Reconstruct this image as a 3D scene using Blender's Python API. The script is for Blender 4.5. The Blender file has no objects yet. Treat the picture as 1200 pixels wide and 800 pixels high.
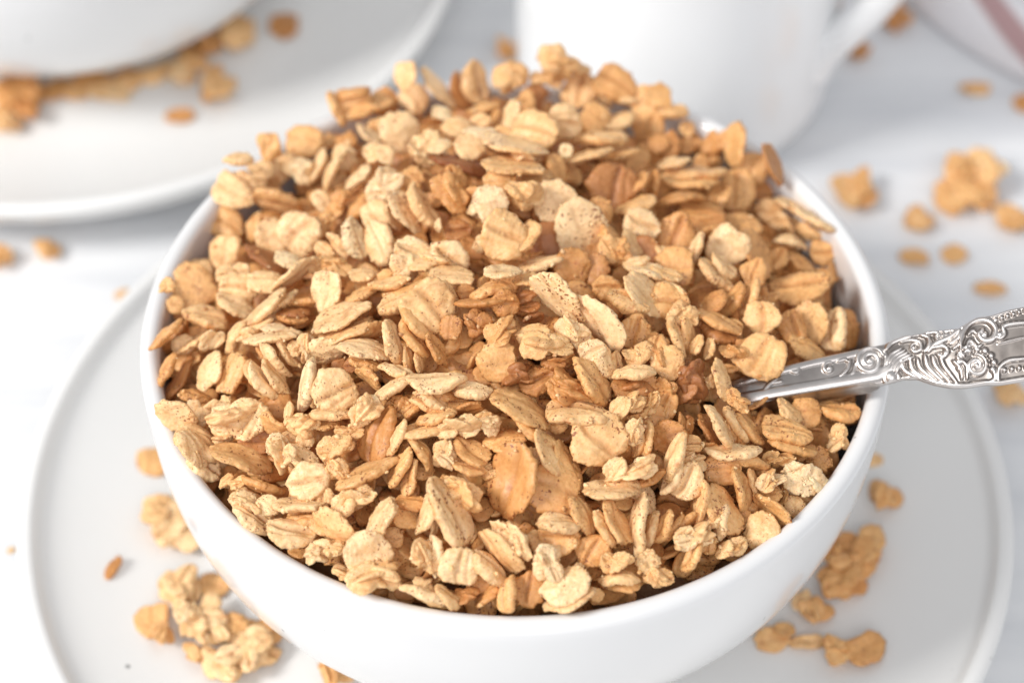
import bpy, math, random
import numpy as np
from mathutils import Vector, Matrix, Quaternion

random.seed(11); rng = np.random.RandomState(11)
MM = 0.001
R = math.radians
sc = bpy.context.scene
C = sc.collection

# ------------------------------------------------------------------ camera
CAM = np.array([-0.63, -246.87, 324.4])        # millimetres
PITCH = 0.8308                                 # looking down
FPX = 2400.0                                   # focal length in photo pixels (1200 wide)
cam_data = bpy.data.cameras.new('camera'); cam = bpy.data.objects.new('camera', cam_data); C.objects.link(cam)
cam.location = tuple(CAM * MM); cam.rotation_euler = (math.pi / 2 - PITCH, 0, 0)
cam_data.sensor_width = 36; cam_data.lens = 72; cam_data.clip_start = 0.01; cam_data.clip_end = 20
cam_data.dof.use_dof = True; cam_data.dof.focus_distance = 0.335; cam_data.dof.aperture_fstop = 9.5
sc.camera = cam

# ------------------------------------------------------------------ light
world = bpy.data.worlds.new('World'); sc.world = world; world.use_nodes = True
bg = world.node_tree.nodes['Background']; bg.inputs[0].default_value = (0.95, 0.965, 1.0, 1); bg.inputs[1].default_value = 0.70
def area_light(name, loc, target, sx, sy, power, col):
    l = bpy.data.lights.new(name, 'AREA'); l.shape = 'RECTANGLE'; l.size = sx; l.size_y = sy; l.energy = power; l.color = col
    o = bpy.data.objects.new(name, l); C.objects.link(o); o.location = loc
    o.rotation_euler = (Vector(target) - Vector(loc)).to_track_quat('-Z', 'Y').to_euler(); return o
area_light('window_light', (-2.6, -0.80, 2.30), (0, 0.03, 0.04), 1.05, 1.0, 145, (1.0, 0.98, 0.95))
area_light('room_light', (0.1, -2.3, 2.0), (0, 0.1, 0.04), 2.4, 1.7, 46, (0.98, 0.98, 1.0))
vs = sc.view_settings; vs.view_transform = 'Standard'; vs.look = 'None'; vs.exposure = -0.31; vs.gamma = 1
sc.cycles.use_denoising = True; sc.cycles.max_bounces = 8; sc.cycles.diffuse_bounces = 5

# ------------------------------------------------------------------ projection helpers (photo pixels <-> place)
RT = np.array([1., 0, 0]); FW = np.array([0, math.cos(PITCH), -math.sin(PITCH)]); UP = np.array([0, math.sin(PITCH), math.cos(PITCH)])
def ray(x, y): return FW + RT * (x - 600) / FPX - UP * (y - 400) / FPX
def on_plane(x, y, z):
    d = ray(x, y); return CAM + d * (z - CAM[2]) / d[2]

# ------------------------------------------------------------------ noise
def _hash(ix, iy, iz, seed):
    h = (ix.astype(np.int64) * 374761393 + iy.astype(np.int64) * 668265263 + iz.astype(np.int64) * 2147483647 + seed * 974634777) & 0xffffffff
    h = ((h ^ (h >> 13)) * 1274126177) & 0xffffffff
    h = ((h ^ (h >> 16)) * 2246822519) & 0xffffffff
    return ((h ^ (h >> 15)) & 0xffff) / 32767.5 - 1.0
def vnoise(p, seed=0):
    i = np.floor(p).astype(np.int64); f = p - i; u = f * f * f * (f * (f * 6 - 15) + 10)
    r = 0
    for dx in (0, 1):
        for dy in (0, 1):
            for dz in (0, 1):
                w = (u[:, 0] if dx else 1 - u[:, 0]) * (u[:, 1] if dy else 1 - u[:, 1]) * (u[:, 2] if dz else 1 - u[:, 2])
                r = r + w * _hash(i[:, 0] + dx, i[:, 1] + dy, i[:, 2] + dz, seed)
    return r
def fbm(p, seed=0, n=3):
    r = 0; a = 1
    for k in range(n):
        r = r + a * vnoise(p * (2.03 ** k) + 17.3 * k, seed + k); a *= .5
    return r

# ------------------------------------------------------------------ object helpers
def mesh_from(name, V, F, smooth=True):
    me = bpy.data.meshes.new(name)
    V = np.asarray(V, dtype=np.float32); F = np.asarray(F, dtype=np.int32); n = F.shape[1]
    me.vertices.add(len(V)); me.vertices.foreach_set('co', V.ravel())
    me.loops.add(F.size); me.loops.foreach_set('vertex_index', F.ravel())
    me.polygons.add(len(F)); me.polygons.foreach_set('loop_start', np.arange(0, F.size, n, dtype=np.int32))
    me.polygons.foreach_set('loop_total', np.full(len(F), n, dtype=np.int32))
    me.polygons.foreach_set('use_smooth', np.full(len(F), smooth, dtype=bool))
    me.update(); me.validate(); return me
def link(name, me, parent=None, mat=None):
    o = bpy.data.objects.new(name, me); C.objects.link(o)
    if parent: o.parent = parent
    if mat and me is not None and len(me.materials) == 0: me.materials.append(mat)
    return o
def tag(o, label=None, cat=None, group=None, kind=None):
    if label: o['label'] = label
    if cat: o['category'] = cat
    if group: o['group'] = group
    if kind: o['kind'] = kind
    return o
def lathe(name, prof, seg=160, wobble=0.0, seed=0):
    prof = np.array(prof, float); n = len(prof); th = np.linspace(0, 2 * np.pi, seg, endpoint=False)
    V = np.zeros((n, seg, 3)); V[:, :, 0] = prof[:, :1] * np.cos(th); V[:, :, 1] = prof[:, :1] * np.sin(th); V[:, :, 2] = prof[:, 1:]
    V = V.reshape(-1, 3)
    if wobble:
        w = 1 + wobble * fbm(np.stack([V[:, 0] / 60, V[:, 1] / 60, V[:, 2] / 80], 1), seed, 2); V[:, 0] *= w; V[:, 1] *= w
    i = np.arange(n - 1)[:, None] * seg; j = np.arange(seg)[None]; k = (j + 1) % seg
    F = np.stack([i + j, i + k, i + seg + k, i + seg + j], -1).reshape(-1, 4)
    return mesh_from(name, V * MM, F)
def catmull(P, m=10):
    P = [np.array(p, float) for p in P]; Q = [2 * P[0] - P[1]] + P + [2 * P[-1] - P[-2]]; out = []
    for a in range(len(P) - 1):
        p0, p1, p2, p3 = Q[a:a + 4]
        for t in np.arange(m) / m:
            out.append(.5 * (2 * p1 + (p2 - p0) * t + (2 * p0 - 5 * p1 + 4 * p2 - p3) * t * t + (3 * p1 - p0 - 3 * p2 + p3) * t ** 3))
    out.append(P[-1]); return np.array(out)

# ------------------------------------------------------------------ materials
def new_mat(name):
    m = bpy.data.materials.new(name); m.use_nodes = True; nt = m.node_tree
    return m, nt, nt.nodes['Principled BSDF']
def noise_node(nt, scale, detail=3, rough=.55, vec=None, dim='3D', w=None):
    n = nt.nodes.new('ShaderNodeTexNoise'); n.noise_dimensions = dim
    n.inputs['Scale'].default_value = scale; n.inputs['Detail'].default_value = detail; n.inputs['Roughness'].default_value = rough
    if vec: nt.links.new(vec, n.inputs['Vector'])
    if w: nt.links.new(w, n.inputs['W'])
    return n
def ramp(nt, src, stops):
    r = nt.nodes.new('ShaderNodeValToRGB'); e = r.color_ramp.elements
    while len(e) < len(stops): e.new(.5)
    for k, (p, c) in enumerate(stops): e[k].position = p; e[k].color = (*c, 1) if len(c) == 3 else c
    nt.links.new(src, r.inputs[0]); return r
def mix(nt, kind, a, b, fac):
    n = nt.nodes.new('ShaderNodeMix'); n.data_type = 'RGBA'; n.blend_type = kind
    for s, v in ((6, a), (7, b), (0, fac)):
        if isinstance(v, (int, float)): n.inputs[s].default_value = v
        elif isinstance(v, tuple): n.inputs[s].default_value = (*v, 1)
        else: nt.links.new(v, n.inputs[s])
    return n.outputs[2]
def bump(nt, bs, h, strength, dist, prev=None):
    b = nt.nodes.new('ShaderNodeBump'); b.inputs['Strength'].default_value = strength; b.inputs['Distance'].default_value = dist
    nt.links.new(h, b.inputs['Height'])
    if prev: nt.links.new(prev, b.inputs['Normal'])
    nt.links.new(b.outputs[0], bs.inputs['Normal']); return b.outputs[0]

def oat_material(name, joined):
    m, nt, bs = new_mat(name)
    tc = nt.nodes.new('ShaderNodeTexCoord'); oi = nt.nodes.new('ShaderNodeObjectInfo')
    if joined:
        at = nt.nodes.new('ShaderNodeAttribute'); at.attribute_name = 'tone'; col = at.outputs['Color']
        mp = nt.nodes.new('ShaderNodeVectorMath'); mp.operation = 'SCALE'; mp.inputs['Scale'].default_value = 105.0
        nt.links.new(tc.outputs['Object'], mp.inputs[0]); vec = mp.outputs[0]; w = None; dim = '3D'
    else:
        col = oi.outputs['Color']; vec = tc.outputs['Object']; dim = '4D'
        mm = nt.nodes.new('ShaderNodeMath'); mm.operation = 'MULTIPLY'; mm.inputs[1].default_value = 40.0
        nt.links.new(oi.outputs['Random'], mm.inputs[0]); w = mm.outputs[0]
    # blotchy toasting
    n1 = noise_node(nt, 2.3, 3, .6, vec, dim, w)
    r1 = ramp(nt, n1.outputs[0], [(.30, (1.10, 1.12, 1.16)), (.52, (1, 1, 1)), (.74, (.84, .71, .55))])
    c = mix(nt, 'MULTIPLY', col, r1.outputs[0], .85)
    # bran streaks and mealy grain
    n2 = noise_node(nt, 15, 4, .65, vec, dim, w)
    r2 = ramp(nt, n2.outputs[0], [(.38, (.80, .66, .50)), (.55, (1, 1, 1)), (.70, (1.14, 1.14, 1.14))])
    c = mix(nt, 'MULTIPLY', c, r2.outputs[0], .5)
    # cinnamon freckles
    n3 = noise_node(nt, 21, 1, .5, vec, dim, w); n4 = noise_node(nt, 2.0, 2, .5, vec, dim, w)
    a = nt.nodes.new('ShaderNodeMath'); a.operation = 'MULTIPLY_ADD'; a.inputs[1].default_value = .62
    nt.links.new(n4.outputs[0], a.inputs[0]); nt.links.new(n3.outputs[0], a.inputs[2])
    hf = nt.nodes.new('ShaderNodeMath'); hf.operation = 'MULTIPLY'; hf.inputs[1].default_value = .5; nt.links.new(a.outputs[0], hf.inputs[0])
    r3 = ramp(nt, hf.outputs[0], [(.482, (0, 0, 0)), (.525, (.9, .9, .9))])
    c = mix(nt, 'MIX', c, (.24, .065, .022), r3.outputs[0])
    n6 = noise_node(nt, 3.4, 5, .68, vec, dim, w); r6 = ramp(nt, n6.outputs[0], [(.57, (0, 0, 0)), (.70, (.7, .7, .7))])
    c = mix(nt, 'MIX', c, (.47, .17, .055), r6.outputs[0])
    # the browner bran in the crease of each grain and along its thin edge
    if not joined:
        cr = nt.nodes.new('ShaderNodeAttribute'); cr.attribute_name = 'bran'
        mn = nt.nodes.new('ShaderNodeMath'); mn.operation = 'MULTIPLY'; nt.links.new(cr.outputs['Fac'], mn.inputs[0]); nt.links.new(n2.outputs[0], mn.inputs[1])
        c = mix(nt, 'MULTIPLY', c, mix(nt, 'MIX', (1., 1., 1.), (.55, .34, .18), mn.outputs[0]), 1.0)
    nt.links.new(c, bs.inputs['Base Color'])
    bs.inputs['Roughness'].default_value = .38; bs.inputs['Specular IOR Level'].default_value = .38
    bs.inputs['Subsurface Weight'].default_value = .16; bs.inputs['Subsurface Radius'].default_value = (1.0, .45, .18)
    bs.inputs['Subsurface Scale'].default_value = .0009
    nb = noise_node(nt, 11, 5, .62, vec, dim, w); b1 = bump(nt, bs, nb.outputs[0], .38, .0003)
    nb2 = noise_node(nt, 45, 2, .5, vec, dim, w); bump(nt, bs, nb2.outputs[0], .45, .00012, b1)
    return m
M_OAT = oat_material('toasted_oat', False); M_OATJ = oat_material('toasted_oat_bulk', True)

def glaze(name, col, rough=.16, speck=True, coat=.3):
    m, nt, bs = new_mat(name); tc = nt.nodes.new('ShaderNodeTexCoord')
    n = noise_node(nt, 14, 3, .5, tc.outputs['Object']); r = ramp(nt, n.outputs[0], [(.3, tuple(v * .975 for v in col)), (.7, col)])
    c = r.outputs[0]
    if speck:
        s = noise_node(nt, 420, 1, .5, tc.outputs['Object']); rr = ramp(nt, s.outputs[0], [(.80, (0, 0, 0)), (.83, (1, 1, 1))])
        c = mix(nt, 'MIX', c, tuple(v * .45 for v in col), rr.outputs[0])
    nt.links.new(c, bs.inputs['Base Color'])
    n2 = noise_node(nt, 22, 2, .5, tc.outputs['Object']); rr2 = nt.nodes.new('ShaderNodeMapRange')
    rr2.inputs[3].default_value = rough * .8; rr2.inputs[4].default_value = rough * 1.6; nt.links.new(n2.outputs[0], rr2.inputs[0]); nt.links.new(rr2.outputs[0], bs.inputs['Roughness'])
    bs.inputs['Coat Weight'].default_value = coat; bs.inputs['Coat Roughness'].default_value = .07
    nb = noise_node(nt, 60, 2, .5, tc.outputs['Object']); bump(nt, bs, nb.outputs[0], .06, .0006)
    return m
M_BOWL = glaze('white_glazed_bowl', (.75, .75, .75)); M_PLATE = glaze('off_white_glazed_plate', (.77, .765, .75), .28, True, .15)
M_MUG = glaze('white_glazed_mug', (.90, .905, .91), .14, False)

m, nt, bs = new_mat('whitewashed_table'); M_TABLE = m
tc = nt.nodes.new('ShaderNodeTexCoord'); mp = nt.nodes.new('ShaderNodeMapping'); mp.inputs['Scale'].default_value = (1.0, 9.0, 1.0)
mp.inputs['Rotation'].default_value = (0, 0, R(-6)); nt.links.new(tc.outputs['Object'], mp.inputs[0])
n = noise_node(nt, 7, 5, .6, mp.outputs[0]); r = ramp(nt, n.outputs[0], [(.30, (.66, .67, .69)), (.47, (.77, .775, .785)), (.60, (.81, .812, .818))])
n5 = noise_node(nt, 3, 3, .6, tc.outputs['Object']); r5 = ramp(nt, n5.outputs[0], [(.35, (.93, .94, .95)), (.65, (1, 1, 1))])
nt.links.new(mix(nt, 'MULTIPLY', r.outputs[0], r5.outputs[0], 1.0), bs.inputs['Base Color']); bs.inputs['Roughness'].default_value = .55
bump(nt, bs, n.outputs[0], .15, .0006)

# ------------------------------------------------------------------ table
bm_V = []; N = 40
gx, gy = np.meshgrid(np.linspace(-1500, 1500, N), np.linspace(-1200, 2200, N)); tv = np.stack([gx.ravel(), gy.ravel(), 0 * gx.ravel()], 1)
I = np.arange(N * N).reshape(N, N); tf = np.stack([I[:-1, :-1], I[:-1, 1:], I[1:, 1:], I[1:, :-1]], -1).reshape(-1, 4)
table = link('table_surface', mesh_from('table_surface', tv * MM, tf), None, M_TABLE); tag(table, kind='structure')
table['label'] = 'pale whitewashed table top under the plates and crumbs'

# ------------------------------------------------------------------ bowls, plates
BOWL_BASE = 6.0                     # bowl stands on the floor of the plate
def bowl_profile(base):
    top = 54.0; Hb, nn, mm_ = 56., 3., 2.5
    out = []; zs = np.concatenate([np.linspace(1.2, 50.5, 34)])
    f = lambda z, R0: R0 * (1 - ((top - z) / Hb) ** nn) ** (1 / mm_)
    prof = [(0.01, 1.6), (27, 1.6), (28, 0.2), (31, 0.0), (32.2, .6), (32.6, 2.2)]          # foot ring
    for z in zs:
        r_ = f(z, 66.)
        if r_ > 33.5 and z > 2.6: prof.append((r_, z))
    # rounded lip, 3.4 mm thick
    for a in np.linspace(0, 180, 13): prof.append((64.25 + 1.75 * math.cos(R(a)), 52.25 + 1.75 * math.sin(R(a))))
    for z in np.linspace(50.5, 8.0, 30): prof.append((f(z - 3.0 if z < 49 else z - 3.0 * (50.5 - z) / 1.5, 66.) * (62.5 / 66.), z))
    prof += [(24, 6.2), (12, 5.6), (0.01, 5.5)]
    return [(r_, z + base) for r_, z in prof]
def plate_h(r_):                    # height of the upper face of a plate above the table
    t = max(0., (r_ - 62) / 33.); return 5.8 + 9.4 * t ** 1.7
def plate_profile():
    p = [(0.01, 1.8), (46, 1.8), (48, .1), (52, 0), (54, 1.6)]
    for r_ in np.linspace(58, 93.4, 20): p.append((r_ + .4, plate_h(r_) - 4.6 + 1.0 * max(0, (r_ - 80) / 14)))
    for a in np.linspace(-60, 150, 12): p.append((93.2 + 1.8 * math.cos(R(a)), 14.3 + 1.7 * math.sin(R(a))))
    for r_ in np.linspace(91, 60, 22): p.append((r_, plate_h(r_)))
    p += [(50, 5.8), (30, 5.8), (0.01, 5.8)]
    return p
PL = [((0, 0), 'round white plate under the full bowl of granola'), ((-109, 168), 'white plate in the blurred back corner under the second bowl')]
pme = lathe('plate', plate_profile(), 200, .0012, 5)
for (x, y), lab in PL:
    o = link('plate', pme, None, M_PLATE); o.location = (x * MM, y * MM, .0002); tag(o, lab, 'plate', 'white plates on the table')
bme = lathe('bowl', bowl_profile(0), 220, .0012, 9)
for (x, y, lab) in ((0, 0, 'white glazed bowl heaped full of toasted oat granola'), (-109.5, 168, 'blurred white bowl standing on the back plate')):
    o = link('bowl', bme, None, M_BOWL); o.location = (x * MM, y * MM, (BOWL_BASE + .1) * MM); tag(o, lab, 'bowl', 'white bowls on plates')
    o.rotation_euler.z = R(40 if y else 0)
RIM = 60.0

# ------------------------------------------------------------------ mug
mug = bpy.data.objects.new('mug', None); C.objects.link(mug); mug.location = (38 * MM, 134 * MM, .0002); mug.empty_display_size = .02
tag(mug, 'tall white mug with a strap handle behind the granola bowl', 'mug')
prof = [(0.01, 1.5), (27, 1.5), (28, 0), (31, 0), (34.5, 1.2), (36.6, 4), (37.4, 9)] + [(37.6 + .8 * t, 12 + 76 * t) for t in np.linspace(0, 1, 12)]
prof += [(36.9 + 1.4 * math.cos(R(a)), 88.6 + 1.4 * math.sin(R(a))) for a in range(0, 181, 20)] + [(35.0 - 1.0 * (1 - t), 5 + 83 * t) for t in np.linspace(1, .08, 10)] + [(30, 6), (0.01, 5.5)]
link('mug_body', lathe('mug_body', prof, 160), mug, M_MUG)
az = R(-27); hd = np.array([math.cos(az), math.sin(az), 0])
path = catmull([hd * 35 + [0, 0, 21], hd * 38.5 + [0, 0, 27], hd * 43 + [0, 0, 34.5], hd * 47.5 + [0, 0, 42.5], hd * 51 + [0, 0, 52], hd * 51 + [0, 0, 62], hd * 46 + [0, 0, 71], hd * 36 + [0, 0, 76]], 10)
def sweep(path, wid, thk, side, seg=20):
    T = np.gradient(path, axis=0); T /= np.linalg.norm(T, axis=1)[:, None]; side = side / np.linalg.norm(side)
    nrm = np.cross(T, side); nrm /= np.linalg.norm(nrm, axis=1)[:, None]; th = np.linspace(0, 2 * np.pi, seg, endpoint=False)
    V = []
    for i in range(len(path)):
        w = wid[i] if hasattr(wid, '__len__') else wid; t = thk[i] if hasattr(thk, '__len__') else thk
        cs, sn = np.cos(th), np.sin(th); q = np.sign(cs) * np.abs(cs) ** .8, np.sign(sn) * np.abs(sn) ** .8
        V.append(path[i] + np.outer(q[0] * w / 2, side) + np.outer(q[1] * t / 2, nrm[i]))
    V = np.concatenate(V); n = len(path); i = np.arange(n - 1)[:, None] * seg; j = np.arange(seg)[None]; k = (j + 1) % seg
    return V, np.stack([i + j, i + k, i + seg + k, i + seg + j], -1).reshape(-1, 4)
s_ = np.linspace(-1, 1, len(path)); wid = 12 + 3.5 * s_ ** 6
V, F = sweep(path, wid, 8.2 + 2.5 * s_ ** 8, np.cross(hd, [0, 0, 1]))
link('handle', mesh_from('mug_handle', V * MM, F), mug, M_MUG)

# ------------------------------------------------------------------ striped cloth
m, nt, bs = new_mat('striped_cotton'); M_CLOTH = m
at = nt.nodes.new('ShaderNodeAttribute'); at.attribute_name = 'stripe_coord'
tc = nt.nodes.new('ShaderNodeTexCoord')
wv = noise_node(nt, 900, 2, .5, tc.outputs['Object'])
sr = nt.nodes.new('ShaderNodeValToRGB'); sr.color_ramp.interpolation = 'LINEAR'; e = sr.color_ramp.elements
W_, P_ = (.86, .84, .855), (.50, .32, .32)
stops = [(0, W_), (.07, W_), (.085, P_), (.14, P_), (.155, W_), (.27, W_), (.28, P_), (.34, P_), (.35, W_)]
while len(e) < len(stops): e.new(.5)
for k, (p, c) in enumerate(stops): e[k].position = p; e[k].color = (*c, 1)
nt.links.new(at.outputs['Fac'], sr.inputs[0])
nt.links.new(mix(nt, 'MULTIPLY', sr.outputs[0], ramp(nt, wv.outputs[0], [(.3, (.88, .88, .88)), (.7, (1, 1, 1))]).outputs[0], .7), bs.inputs['Base Color'])
bs.inputs['Roughness'].default_value = .9; bump(nt, bs, wv.outputs[0], .5, .0004)
E0 = on_plane(1030, -22, 0); E1 = on_plane(1110, 47, 0); E2 = on_plane(1200, 100, 0); E3 = on_plane(1330, 150, 0)
edge = catmull([E0 + (E0 - E1) * 1.6, E0, E1, E2, E3, E3 + (E3 - E2)], 26)
T = np.gradient(edge, axis=0); T /= np.linalg.norm(T, axis=1)[:, None]; inn = np.stack([-T[:, 1], T[:, 0], 0 * T[:, 0]], 1)
inn *= np.where(inn[:, 1:2] < 0, -1, 1)
m_ = 90; V = []; S = []
for k in range(m_):
    s = k / (m_ - 1)
    arc = s * 110.0                                     # mm of cloth from the folded edge
    if arc < 24: a = arc / 24 * math.pi * .62; off = 9 - 9 * math.cos(a) - 2 * math.sin(a); z = 1 + 16 * math.sin(a) ** .9 * 1.0
    else: off = 16 + (arc - 24) * .96; z = 15.2 - 5 * (1 - math.exp(-(arc - 24) / 30))
    ripple = 2.2 * np.sin(np.arange(len(edge)) / 17 + s * 3) * min(1, arc / 20) + 1.4 * np.sin(np.arange(len(edge)) / 7.3 - s * 7) * min(1, arc / 30)
    P = edge + inn * off; P = P.copy(); P[:, 2] = z + ripple * .8; V.append(P); S.append(np.maximum(0, s + (np.arange(len(edge)) - 65) * .0035))
nE = len(edge); V.append(V[-1] * [1, 1, 0] + [0, 0, .6]); S.append(S[-1]); V.insert(0, edge * [1, 1, 0] + inn * 3 + [0, 0, .5]); S.insert(0, S[0])
V = np.concatenate(V); S = np.concatenate(S); m2 = m_ + 2
i = np.arange(m2 - 1)[:, None] * nE; j = np.arange(nE - 1)[None]; F = np.stack([i + j, i + j + 1, i + nE + j + 1, i + nE + j], -1).reshape(-1, 4)
cme = mesh_from('folded_towel', V * MM, F); a_ = cme.attributes.new('stripe_coord', 'FLOAT', 'POINT'); a_.data.foreach_set('value', S.astype(np.float32))
o = link('kitchen_towel', cme, None, M_CLOTH); tag(o, 'folded white kitchen towel with mauve red stripes in the back corner', 'towel')
sol = o.modifiers.new('thickness', 'SOLIDIFY'); sol.thickness = .0012; sol.offset = -1
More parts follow.
